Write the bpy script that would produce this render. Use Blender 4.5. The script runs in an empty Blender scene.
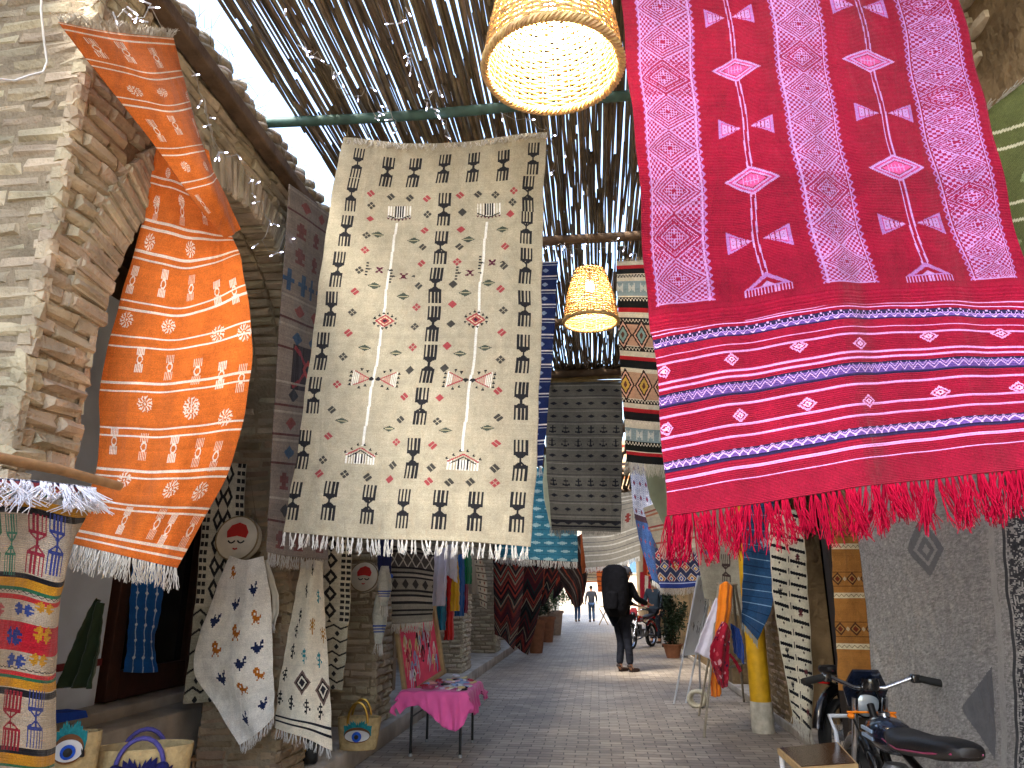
import bpy, bmesh, math, random
import numpy as np
from mathutils import Vector, Matrix
R = math.radians
random.seed(7); RNG = np.random.default_rng(7)
scene = bpy.context.scene
COL = scene.collection
# ------------------------------------------------------------------ camera
H = 1.45; FPX = 720.0; PITCH = R(16.04); YAW = R(6.473)
cam_d = bpy.data.cameras.new('camera'); cam = bpy.data.objects.new('camera', cam_d); COL.objects.link(cam)
cam.location = (0, 0, H); cam.rotation_euler = (math.pi/2 + PITCH, 0, YAW)
cam_d.sensor_width = 36; cam_d.lens = FPX/1024*36; cam_d.clip_start = .05; cam_d.clip_end = 3000
scene.camera = cam
FW = np.array([-math.sin(YAW)*math.cos(PITCH), math.cos(YAW)*math.cos(PITCH), math.sin(PITCH)])
RT = np.array([math.cos(YAW), math.sin(YAW), 0]); UP = np.cross(RT, FW)
def ray(px, py): return FW + RT*(px-512)/FPX + UP*(384-py)/FPX
def at(px, py, Y):            # world point seen at that pixel on the plane y = Y
    r = ray(px, py); return np.array([0, 0, H]) + r*(Y/r[1])
def atx(px, py, X):
    r = ray(px, py); return np.array([0, 0, H]) + r*(X/r[0])
def atz(px, py, Z):
    r = ray(px, py); return np.array([0, 0, H]) + r*((Z-H)/r[2])
# ------------------------------------------------------------------ colours and materials
def ax(px, py, X):            # (px, py, Y) of the point seen there on the plane x = X
    return (px, py, float(atx(px, py, X)[1]))
def lin(c):
    c = np.asarray(c, float)
    return np.where(c <= .04045, c/12.92, ((c+.055)/1.055)**2.4)
def hx(s): return tuple(int(s[i:i+2], 16)/255 for i in (0, 2, 4))
def L4(c): 
    if isinstance(c, str): c = hx(c)
    return tuple(float(v) for v in lin(c)) + (1,)
_m = {}
def newmat(name):
    m = bpy.data.materials.new(name); m.use_nodes = True
    nt = m.node_tree; b = nt.nodes['Principled BSDF']; return m, nt, b
def mat(name, color, rough=.7, metal=0, var=.18, nscale=9, bump=.15, bscale=60, spec=.4, coat=0, island=0, dist=.004, sheen=0):
    """general surface: base colour broken up by two noises, fine bump"""
    if name in _m: return _m[name]
    m, nt, b = newmat(name); N = nt.nodes; Lk = nt.links
    tc = N.new('ShaderNodeTexCoord')
    n1 = N.new('ShaderNodeTexNoise'); n1.inputs['Scale'].default_value = nscale; n1.inputs['Detail'].default_value = 6
    Lk.new(tc.outputs['Object'], n1.inputs['Vector'])
    mr = N.new('ShaderNodeMapRange'); mr.inputs[1].default_value = .3; mr.inputs[2].default_value = .7
    mr.inputs[3].default_value = 1-var; mr.inputs[4].default_value = 1+var*.6
    Lk.new(n1.outputs[0], mr.inputs[0])
    hs = N.new('ShaderNodeHueSaturation'); hs.inputs['Color'].default_value = L4(color)
    if island:
        ge = N.new('ShaderNodeNewGeometry'); m2 = N.new('ShaderNodeMapRange')
        m2.inputs[3].default_value = 1-island; m2.inputs[4].default_value = 1+island*.7
        Lk.new(ge.outputs['Random Per Island'], m2.inputs[0])
        mu = N.new('ShaderNodeMath'); mu.operation = 'MULTIPLY'; Lk.new(mr.outputs[0], mu.inputs[0]); Lk.new(m2.outputs[0], mu.inputs[1])
        Lk.new(mu.outputs[0], hs.inputs['Value'])
        m3 = N.new('ShaderNodeMapRange'); m3.inputs[3].default_value = .485; m3.inputs[4].default_value = .515
        ml = N.new('ShaderNodeMath'); ml.operation = 'MULTIPLY'; ml.inputs[1].default_value = 7.31; fr = N.new('ShaderNodeMath'); fr.operation = 'FRACT'
        Lk.new(ge.outputs['Random Per Island'], ml.inputs[0]); Lk.new(ml.outputs[0], fr.inputs[0]); Lk.new(fr.outputs[0], m3.inputs[0]); Lk.new(m3.outputs[0], hs.inputs['Hue'])
    else: Lk.new(mr.outputs[0], hs.inputs['Value'])
    Lk.new(hs.outputs[0], b.inputs['Base Color'])
    b.inputs['Roughness'].default_value = rough; b.inputs['Metallic'].default_value = metal
    b.inputs['Specular IOR Level'].default_value = spec; b.inputs['Coat Weight'].default_value = coat
    if sheen: b.inputs['Sheen Weight'].default_value = sheen
    if bump:
        n2 = N.new('ShaderNodeTexNoise'); n2.inputs['Scale'].default_value = bscale; n2.inputs['Detail'].default_value = 5
        Lk.new(tc.outputs['Object'], n2.inputs['Vector'])
        bp = N.new('ShaderNodeBump'); bp.inputs['Strength'].default_value = bump; bp.inputs['Distance'].default_value = dist
        Lk.new(n2.outputs[0], bp.inputs['Height']); Lk.new(bp.outputs[0], b.inputs['Normal'])
    _m[name] = m; return m
def emit(name, color, strength):
    if name in _m: return _m[name]
    m, nt, b = newmat(name); b.inputs['Base Color'].default_value = L4(color)
    b.inputs['Emission Color'].default_value = L4(color); b.inputs['Emission Strength'].default_value = strength
    _m[name] = m; return m
def weave_mat():
    """woven wool: the yarn colours are stored on the weave cells of each rug"""
    m, nt, b = newmat('woven_wool'); N = nt.nodes; Lk = nt.links
    a = N.new('ShaderNodeAttribute'); a.attribute_name = 'yarn'
    tc = N.new('ShaderNodeTexCoord')
    n1 = N.new('ShaderNodeTexNoise'); n1.inputs['Scale'].default_value = 14; n1.inputs['Detail'].default_value = 8; n1.inputs['Roughness'].default_value = .7
    Lk.new(tc.outputs['Object'], n1.inputs['Vector'])
    mr = N.new('ShaderNodeMapRange'); mr.inputs[1].default_value = .3; mr.inputs[2].default_value = .7; mr.inputs[3].default_value = .78; mr.inputs[4].default_value = 1.1
    Lk.new(n1.outputs[0], mr.inputs[0])
    n3 = N.new('ShaderNodeTexNoise'); n3.inputs['Scale'].default_value = 260; n3.inputs['Detail'].default_value = 2
    Lk.new(tc.outputs['Object'], n3.inputs['Vector'])
    m3 = N.new('ShaderNodeMapRange'); m3.inputs[1].default_value = .3; m3.inputs[2].default_value = .7; m3.inputs[3].default_value = .74; m3.inputs[4].default_value = 1.16
    Lk.new(n3.outputs[0], m3.inputs[0])
    mu = N.new('ShaderNodeMath'); mu.operation = 'MULTIPLY'; Lk.new(mr.outputs[0], mu.inputs[0]); Lk.new(m3.outputs[0], mu.inputs[1])
    hs = N.new('ShaderNodeHueSaturation'); Lk.new(a.outputs['Color'], hs.inputs['Color']); Lk.new(mu.outputs[0], hs.inputs['Value'])
    Lk.new(hs.outputs[0], b.inputs['Base Color'])
    b.inputs['Roughness'].default_value = .95; b.inputs['Specular IOR Level'].default_value = .1; b.inputs['Sheen Weight'].default_value = .12
    uv = N.new('ShaderNodeUVMap'); uv.uv_map = 'UVMap'
    w = N.new('ShaderNodeTexWave'); w.bands_direction = 'Y'; w.inputs['Scale'].default_value = 55; w.inputs['Distortion'].default_value = .6; w.inputs['Detail'].default_value = 2
    Lk.new(uv.outputs[0], w.inputs['Vector'])
    ad = N.new('ShaderNodeMath'); ad.operation = 'ADD'; Lk.new(w.outputs['Fac'], ad.inputs[0]); Lk.new(n3.outputs[0], ad.inputs[1])
    bp = N.new('ShaderNodeBump'); bp.inputs['Strength'].default_value = .5; bp.inputs['Distance'].default_value = .003
    Lk.new(ad.outputs[0], bp.inputs['Height'])
    mp = N.new('ShaderNodeMapping'); mp.inputs['Scale'].default_value = (5, 5, 1.6); Lk.new(tc.outputs['Object'], mp.inputs[0])
    cr = N.new('ShaderNodeTexNoise'); cr.inputs['Scale'].default_value = 1.0; cr.inputs['Detail'].default_value = 4; cr.inputs['Distortion'].default_value = .8; Lk.new(mp.outputs[0], cr.inputs['Vector'])
    b2 = N.new('ShaderNodeBump'); b2.inputs['Strength'].default_value = .6; b2.inputs['Distance'].default_value = .05
    Lk.new(cr.outputs[0], b2.inputs['Height']); Lk.new(bp.outputs[0], b2.inputs['Normal']); Lk.new(b2.outputs[0], b.inputs['Normal'])
    return m
WOOL = weave_mat()
# ------------------------------------------------------------------ object helpers
def tag(o, label=None, cat=None, group=None, kind=None):
    if label: o['label'] = label
    if cat: o['category'] = cat
    if group: o['group'] = group
    if kind: o['kind'] = kind
    return o
def empty(name, loc, label, cat, group=None, rz=0):
    o = bpy.data.objects.new(name, None); COL.objects.link(o); o.location = tuple(float(v) for v in loc); o.rotation_euler = (0, 0, rz)
    o.empty_display_size = .1
    return tag(o, label, cat, group)
def link(name, me, m, parent=None, smooth=True):
    o = bpy.data.objects.new(name, me); COL.objects.link(o)
    if m is not None:
        for mm in (m if isinstance(m, (list, tuple)) else [m]): me.materials.append(mm)
    if parent is not None:
        o.parent = parent
    if smooth: me.shade_smooth() if hasattr(me, 'shade_smooth') else None
    return o
def copy_tree(o, parent=None):
    c = o.copy(); COL.objects.link(c); c.parent = parent
    for ch in [x for x in ORDER.get(o.name, [])] if False else list(o.children): copy_tree(ch, c)
    return c
class MB:
    """collects shapes and links them as ONE mesh. Points are given in the frame of the parent
    (an Empty with only a location: pass off=its location so world points can be used)"""
    def __init__(s, off=(0, 0, 0)): s.v = []; s.f = []; s.off = np.array(off, float)
    def add(s, vs, fs):
        b = len(s.v); s.v.extend([tuple(np.array(v, float)-s.off) for v in vs]); s.f.extend([tuple(b+i for i in f) for f in fs])
    def box(s, c, d, rot=None, bev=0):
        x, y, z = [q/2 for q in d]; R3 = rot if rot is not None else np.eye(3)
        vs = [(sx*x, sy*y, sz*z) for sz in (-1, 1) for sy in (-1, 1) for sx in (-1, 1)]
        fs = [(0, 2, 3, 1), (4, 5, 7, 6), (0, 1, 5, 4), (2, 6, 7, 3), (0, 4, 6, 2), (1, 3, 7, 5)]
        if bev:
            bm = bmesh.new(); V = [bm.verts.new(v) for v in vs]
            for f in fs: bm.faces.new([V[i] for i in f])
            bmesh.ops.bevel(bm, geom=list(bm.edges), offset=bev, segments=2, profile=.5, affect='EDGES')
            bm.verts.index_update(); vs = [tuple(v.co) for v in bm.verts]; fs = [tuple(v.index for v in f.verts) for f in bm.faces]; bm.free()
        s.add([np.array(c)+R3@np.array(v) for v in vs], fs); return s
    def tube(s, pts, r, n=8, cap=True):
        """pts: path; r: radius or list of radii"""
        P = [np.array(p, float) for p in pts]; k = len(P)
        rs = [r]*k if not hasattr(r, '__len__') else list(r)
        T = [(P[min(i+1, k-1)]-P[max(i-1, 0)]) for i in range(k)]; T = [t/(np.linalg.norm(t)+1e-9) for t in T]
        a = np.array([0, 0, 1.]) if abs(T[0][2]) < .9 else np.array([1., 0, 0])
        u = np.cross(T[0], a); u /= np.linalg.norm(u); vs = []
        for i in range(k):
            u = u - T[i]*(u@T[i]); u /= np.linalg.norm(u)+1e-9; w = np.cross(T[i], u)
            for j in range(n):
                an = 2*math.pi*j/n; vs.append(P[i]+(u*math.cos(an)+w*math.sin(an))*rs[i])
        fs = [(i*n+j, i*n+(j+1) % n, (i+1)*n+(j+1) % n, (i+1)*n+j) for i in range(k-1) for j in range(n)]
        if cap: fs += [tuple(range(n))[::-1], tuple((k-1)*n+j for j in range(n))]
        s.add(vs, fs); return s
    def lathe(s, c, prof, n=24, axis=None, sx=1, sy=1):
        """prof: list of (radius, height)"""
        A = axis if axis is not None else np.eye(3); vs = []
        for (r, z) in prof:
            for j in range(n):
                an = 2*math.pi*j/n; vs.append(np.array(c)+A@np.array([r*sx*math.cos(an), r*sy*math.sin(an), z]))
        fs = [(i*n+j, i*n+(j+1) % n, (i+1)*n+(j+1) % n, (i+1)*n+j) for i in range(len(prof)-1) for j in range(n)]
        s.add(vs, fs); return s
    def ball(s, c, r, n=12, sq=(1, 1, 1), rot=None):
        A = rot if rot is not None else np.eye(3)
        prof = [(math.sin(math.pi*i/n), -math.cos(math.pi*i/n)) for i in range(n+1)]
        vs = []; m = 2*n
        for (a, z) in prof:
            for j in range(m):
                an = 2*math.pi*j/m; vs.append(np.array(c)+A@(np.array([a*math.cos(an)*sq[0], a*math.sin(an)*sq[1], z*sq[2]])*r))
        s.add(vs, [(i*m+j, i*m+(j+1) % m, (i+1)*m+(j+1) % m, (i+1)*m+j) for i in range(n) for j in range(m)]); return s
    def prism(s, poly, p0, u, v, w, depth):
        """extrude a 2-D outline: point = p0 + a*u + b*v, thickness along w"""
        p0, u, v, w = [np.array(q, float) for q in (p0, u, v, w)]; n = len(poly)
        a = [p0+x*u+y*v for x, y in poly]; b = [q+w*depth for q in a]
        s.add(a+b, [tuple(range(n))[::-1], tuple(range(n, 2*n))]+[(i, (i+1) % n, n+(i+1) % n, n+i) for i in range(n)]); return s
    def build(s, name, m, parent=None, smooth=False, angle=None):
        me = bpy.data.meshes.new(name); me.from_pydata(s.v, [], s.f); me.update()
        bm = bmesh.new(); bm.from_mesh(me); bmesh.ops.remove_doubles(bm, verts=bm.verts, dist=1e-6) if False else None
        bmesh.ops.recalc_face_normals(bm, faces=bm.faces); bm.to_mesh(me); bm.free()
        o = link(name, me, m, parent, smooth=False)
        if smooth:
            me.polygons.foreach_set('use_smooth', [True]*len(me.polygons))
            try: me.set_sharp_from_angle(angle=R(angle or 45))
            except Exception: pass
        return o
def rotz(a): return np.array([[math.cos(a), -math.sin(a), 0], [math.sin(a), math.cos(a), 0], [0, 0, 1]])
def frame(d, up=(0, 0, 1)):
    """3x3 whose columns are x=d, y, z"""
    d = np.array(d, float); d /= np.linalg.norm(d); up = np.array(up, float)
    y = np.cross(up, d); y /= np.linalg.norm(y); z = np.cross(d, y); return np.stack([d, y, z], 1)
# ------------------------------------------------------------------ cloth
def catmull(P, t):
    """P: (n,...) control values at their params ts; t in [0, n-1]"""
    n = len(P); i = np.clip(np.floor(t).astype(int), 0, n-2); f = (t-i)
    g = lambda k: P[np.clip(k, 0, n-1)]
    p0 = np.where((i-1 < 0)[:, None, None], 2*P[0]-P[1], g(i-1)) ; p1 = g(i); p2 = g(i+1)
    p3 = np.where((i+2 > n-1)[:, None, None], 2*P[-1]-P[-2], g(i+2)); f = f[:, None, None]
    return .5*((2*p1)+(-p0+p2)*f+(2*p0-5*p1+4*p2-p3)*f*f+(-p0+3*p1-3*p2+p3)*f**3)
def surface(rows, nu, nv):
    """smooth grid (nv+1, nu+1, 3) through the control points, v spread by real length"""
    P = np.array(rows, float)
    if P.shape[0] == 1: raise ValueError
    d = np.linalg.norm(np.diff(P, axis=0), axis=2).mean(1); cum = np.concatenate([[0], np.cumsum(d)])/d.sum()
    t = np.interp(np.linspace(0, 1, nv+1), cum, np.arange(len(P)))
    A = catmull(P, t) if len(P) > 2 else P[0][None]*(1-t)[:, None, None]+P[1][None]*t[:, None, None]
    A = np.transpose(A, (1, 0, 2)); n = A.shape[0]
    d = np.linalg.norm(np.diff(P, axis=1), axis=2).mean(0); cu = np.concatenate([[0], np.cumsum(d)])/d.sum()
    t2 = np.interp(np.linspace(0, 1, nu+1), cu, np.arange(n))
    B = catmull(A, t2) if n > 2 else A[0][None]*(1-t2)[:, None, None]+A[1][None]*t2[:, None, None]
    return np.transpose(B, (1, 0, 2)), cum
def strands(paths, r0, r1):
    """paths: (N, k, 3) thin tapered three-sided threads -> verts, faces"""
    N, k, _ = paths.shape; ang = np.arange(3)*2*math.pi/3
    T = np.gradient(paths, axis=1); T /= np.linalg.norm(T, axis=2, keepdims=True)+1e-9
    a = np.array([1., .2, .1]); u = np.cross(T, a); u /= np.linalg.norm(u, axis=2, keepdims=True)+1e-9; w = np.cross(T, u)
    r = np.linspace(r0, r1, k)[None, :, None, None]
    V = paths[:, :, None, :]+(u[:, :, None, :]*np.cos(ang)[None, None, :, None]+w[:, :, None, :]*np.sin(ang)[None, None, :, None])*r
    F = []
    i = np.arange(k-1)[:, None]; j = np.arange(3)[None]
    q = np.stack([i*3+j, i*3+(j+1) % 3, (i+1)*3+(j+1) % 3, (i+1)*3+j], -1).reshape(-1, 4)
    F = (q[None]+(np.arange(N)*k*3)[:, None, None]).reshape(-1, 4)
    return V.reshape(-1, 3), F
def quickmesh(name, V, F, uv=None, yarn=None):
    me = bpy.data.meshes.new(name); V = np.asarray(V, np.float32); F = np.asarray(F, np.int32); n = len(F)
    me.vertices.add(len(V)); me.vertices.foreach_set('co', V.ravel())
    me.loops.add(n*4); me.loops.foreach_set('vertex_index', F.ravel())
    me.polygons.add(n); me.polygons.foreach_set('loop_start', np.arange(n, dtype=np.int32)*4); me.polygons.foreach_set('loop_total', np.full(n, 4, np.int32))
    me.update(calc_edges=True)
    me.polygons.foreach_set('use_smooth', np.ones(n, bool))
    if uv is not None:
        l = me.uv_layers.new(name='UVMap'); l.data.foreach_set('uv', np.asarray(uv, np.float32)[F.ravel()].ravel())
    if yarn is not None:
        at_ = me.attributes.new('yarn', 'FLOAT_COLOR', 'FACE')
        at_.data.foreach_set('color', np.concatenate([lin(yarn), np.ones((len(yarn), 1))], 1).astype(np.float32).ravel())
    me.validate(); return me
def add_fringe(parent, edge, n, length, color, bundle=4, spread=.012, r=.0016, down=(0, 0, -1), curl=.25, name='fringe', seed=1, hang=None, lenvar=.2):
    """edge: (m,3) points along the hem. Bundles of threads that start at a knot and hang loose"""
    rg = np.random.default_rng(seed); t = (np.arange(n)+.5+rg.uniform(-.25, .25, n))/n*(len(edge)-1)
    i = np.clip(t.astype(int), 0, len(edge)-2); f = (t-i)[:, None]; root = edge[i]*(1-f)+edge[i+1]*f
    ed = edge[-1]-edge[0]; ed = ed/np.linalg.norm(ed); dn = np.array(down, float)
    k = 5; N = n*bundle; root = np.repeat(root, bundle, 0)
    ln = np.repeat(length*rg.uniform(1-lenvar, 1+lenvar*.6, n), bundle)*rg.uniform(.85, 1.08, N)
    lean = np.repeat(rg.normal(0, curl*.5, n), bundle)+rg.normal(0, curl*.25, N)
    lean2 = np.repeat(rg.normal(0, curl*.3, n), bundle)
    nrm = np.cross(ed, [0, 0, 1]); s = np.linspace(0, 1, k)[None, :, None]
    off = rg.normal(0, spread, (N, 1, 1))*ed[None, None]*(.25+.75*s)+rg.normal(0, spread, (N, 1, 1))*nrm[None, None]*s
    P = root[:, None]+off+dn*ln[:, None, None]*s+ed*(lean*ln)[:, None, None]*s**1.5+nrm*(lean2*ln)[:, None, None]*s
    P[:, 1:] += rg.normal(0, .05, (N, k-1, 3))*ln[:, None, None]*.6*np.array([1, 1, .3])
    V, F = strands(P, r, r*.6)
    o = link(name, quickmesh(name, V, F), mat('thread_'+color, color, .95, 0, .15, 30, 0, spec=.05), parent, smooth=False)
    return o
def cloth(name, label, cat, rows, paint=None, color=None, nu=24, nv=40, fold=None, thick=.005, bottom=None, top=None, group=None, parent=None, m=None, world=False, noise=.004, seed=1, sides=None):
    """a hanging textile through control points (px, py, Y). paint: array of yarn colours, one per weave cell"""
    P = [[(np.array(p) if world else at(*p)) for p in r] for r in rows]
    if paint is not None: nv, nu = paint.shape[:2]
    G, cum = surface(P, nu, nv)
    uu, vv = np.meshgrid(np.linspace(0, 1, nu+1), np.linspace(0, 1, nv+1))
    ed = G[:, -1]-G[:, 0]; ed = ed.mean(0); ed[2] = 0; ed /= np.linalg.norm(ed)+1e-9; nrm = np.array([ed[1], -ed[0], 0])
    rg = np.random.default_rng(seed)
    if fold:
        for (amp, fu, fv, ph) in fold:
            G = G+nrm*(amp*np.sin(2*math.pi*(fu*uu+fv*vv)+ph)*(.35+.65*vv))[..., None]
    if noise:
        for _ in range(7):
            a, b, c = rg.uniform(-5, 5), rg.uniform(-7, 7), rg.uniform(0, 6)
            G = G+nrm*(noise*np.sin(a*uu*2+b*vv+c))[..., None]
        # unevenly woven edges
        e = noise*.6*np.sin(vv*23+rg.uniform(0, 6))+noise*.5*np.sin(vv*51+rg.uniform(0, 6))
        G = G+ed*(e)[..., None]
    V = G.reshape(-1, 3); i = np.arange(nv)[:, None]*(nu+1)+np.arange(nu)[None]
    F = np.stack([i, i+nu+1, i+nu+2, i+1], -1).reshape(-1, 4)
    w = np.linalg.norm(P[0][-1]-P[0][0])*1.; h = np.linalg.norm(np.diff(G[:, nu//2], axis=0), axis=1).sum()
    uv = np.stack([uu*w, (1-vv)*h], -1).reshape(-1, 2)
    if paint is None:
        me = quickmesh(name, V, F, uv); mm = m or mat('cloth_'+color, color, .85, 0, .12, 12, .3, 240, spec=.15, sheen=.2, dist=.002)
    else:
        me = quickmesh(name, V, F, uv, paint.reshape(-1, 3)); mm = m or WOOL
    o = link(name, me, mm, parent, smooth=False)
    md = o.modifiers.new('thickness', 'SOLIDIFY'); md.thickness = thick; md.offset = 0
    if parent is None: tag(o, label, cat, group)
    elif label: o['label'] = label
    if bottom: add_fringe(o, G[-1], **bottom)
    if top: add_fringe(o, G[0], **top)
    o_edges[o.name] = G
    return o
o_edges = {}
# ------------------------------------------------------------------ painting of woven patterns
class Cv:
    def __init__(s, W, Hh, bg):
        s.W, s.H = W, Hh; s.a = np.empty((Hh, W, 3)); s.a[:] = hx(bg)
        s.Y, s.X = np.mgrid[0:Hh, 0:W].astype(float); s.X += .5; s.Y += .5
    def m(s, mask, c): s.a[mask] = hx(c); return s
    def rect(s, x0, y0, x1, y1, c): return s.m((s.X >= x0) & (s.X < x1) & (s.Y >= y0) & (s.Y < y1), c)
    def uv(s, u0, v0, u1, v1, c): return s.rect(u0*s.W, v0*s.H, u1*s.W, v1*s.H, c)
    def band(s, v0, v1, c): return s.uv(0, v0, 1, v1, c)
    def dia(s, cx, cy, rx, ry, c, hole=0): 
        d = np.abs(s.X-cx)/rx+np.abs(s.Y-cy)/ry; return s.m((d < 1) & (d >= hole), c)
    def tri(s, cx, cy, w, h, c, d=1):
        """triangle, apex at (cx,cy); d=1 opens downward, -1 upward, 'l','r' opens to that side"""
        if d in (1, -1): t = (s.Y-cy)*d/h; k = np.abs(s.X-cx) < w/2*t
        else: t = (s.X-cx)*(1 if d == 'r' else -1)/h; k = np.abs(s.Y-cy) < w/2*t
        return s.m(k & (t > 0) & (t < 1), c)
    def line(s, x0, y0, x1, y1, t, c):
        dx, dy = x1-x0, y1-y0; L = math.hypot(dx, dy)+1e-9
        a = ((s.X-x0)*dx+(s.Y-y0)*dy)/L; b = np.abs((s.X-x0)*dy-(s.Y-y0)*dx)/L
        return s.m((a >= 0) & (a <= L) & (b < t/2), c)
    def zig(s, y, amp, per, t, c, x0=0, x1=None):
        x1 = s.W if x1 is None else x1
        z = y+amp*(2*np.abs(((s.X/per) % 1)*2-1)-1)
        return s.m((np.abs(s.Y-z) < t/2) & (s.X >= x0) & (s.X < x1), c)
    def stamp(s, art, cx, cy, c, k=1, kx=None):
        art = art.split('/'); h = len(art); w = max(len(r) for r in art); kx = kx or k
        ix = np.floor((s.X-cx)/kx+w/2).astype(int); iy = np.floor((s.Y-cy)/k+h/2).astype(int)
        A = np.zeros((h, w), bool)
        for j, r in enumerate(art):
            for i, ch in enumerate(r): A[j, i] = ch == '#'
        ok = (ix >= 0) & (ix < w) & (iy >= 0) & (iy < h); q = np.zeros_like(ok); q[ok] = A[iy[ok], ix[ok]]
        return s.m(q, c)
    def comb(s, cx, cy, w, h, c, n=4, t=2, up=1):
        """one comb: prongs and a rounded shoulder on a stem; up=1 prongs upward"""
        pr = h*.62
        for i in range(n):
            x = cx-w/2+w*i/(n-1); a, b = (cy-h, cy-h+pr) if up == 1 else (cy+h-pr, cy+h)
            s.rect(x-t/2, a, x+t/2, b, c)
        yb = cy-(h-pr) if up == 1 else cy+(h-pr)
        lo, hi = sorted((yb, yb+(1.6*t if up == 1 else -1.6*t)))
        s.rect(cx-w/2-t/2, lo, cx+w/2+t/2, hi, c)
        s.line(cx-w/2, (lo+hi)/2, cx, cy-up*t, t, c); s.line(cx+w/2, (lo+hi)/2, cx, cy-up*t, t, c)
        s.rect(cx-t/2, min(cy, yb), cx+t/2, max(cy, yb), c); return s
    def combs(s, cx, cy, w, h, c, n=4, t=2):
        s.comb(cx, cy, w, h/2, c, n, t, 1); s.comb(cx, cy, w, h/2, c, n, t, -1); return s
    def abrash(s, amt=.03, seed=1):
        rg = np.random.default_rng(seed); r = np.cumsum(rg.normal(0, amt*.25, s.H)); r -= np.linspace(r[0], r[-1], s.H)
        r = np.clip(r, -amt, amt)+rg.normal(0, amt*.4, s.H)
        s.a = np.clip(s.a*(1+r[:, None, None]+rg.normal(0, amt*.5, (s.H, s.W, 1))), 0, 1); return s.a
# ================================================================== SETTING
XL, XR = -2.2, 2.0
BRICK = mat('old_brick', 'BBAC92', .92, 0, .3, 5.5, .9, 55, spec=.12, island=.22, dist=.012)
BRICK_D = mat('brown_brick', 'A08A70', .92, 0, .3, 7, .9, 45, spec=.12, island=.3, dist=.012)
MORTAR = mat('mud_mortar', '9C8D76', .97, 0, .3, 6, .9, 40, spec=.05, dist=.02)
PLASTER = mat('blue_white_plaster', 'D4DEEA', .9, 0, .12, 4, .4, 20, spec=.1)
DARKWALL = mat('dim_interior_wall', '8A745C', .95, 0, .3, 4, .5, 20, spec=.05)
STONE = mat('worn_stone', 'B0A698', .85, 0, .3, 4, .7, 30, spec=.2, dist=.01)
TIMBER = mat('old_timber', '6E5A48', .9, 0, .35, 8, .8, 60, spec=.1, dist=.01)
REED = mat('dry_reed', '7A6B56', .8, 0, .3, 10, .3, 90, spec=.2, island=.45)
REED2 = mat('grey_reed', '685C4C', .85, 0, .3, 10, .3, 90, spec=.2, island=.4)
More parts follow.
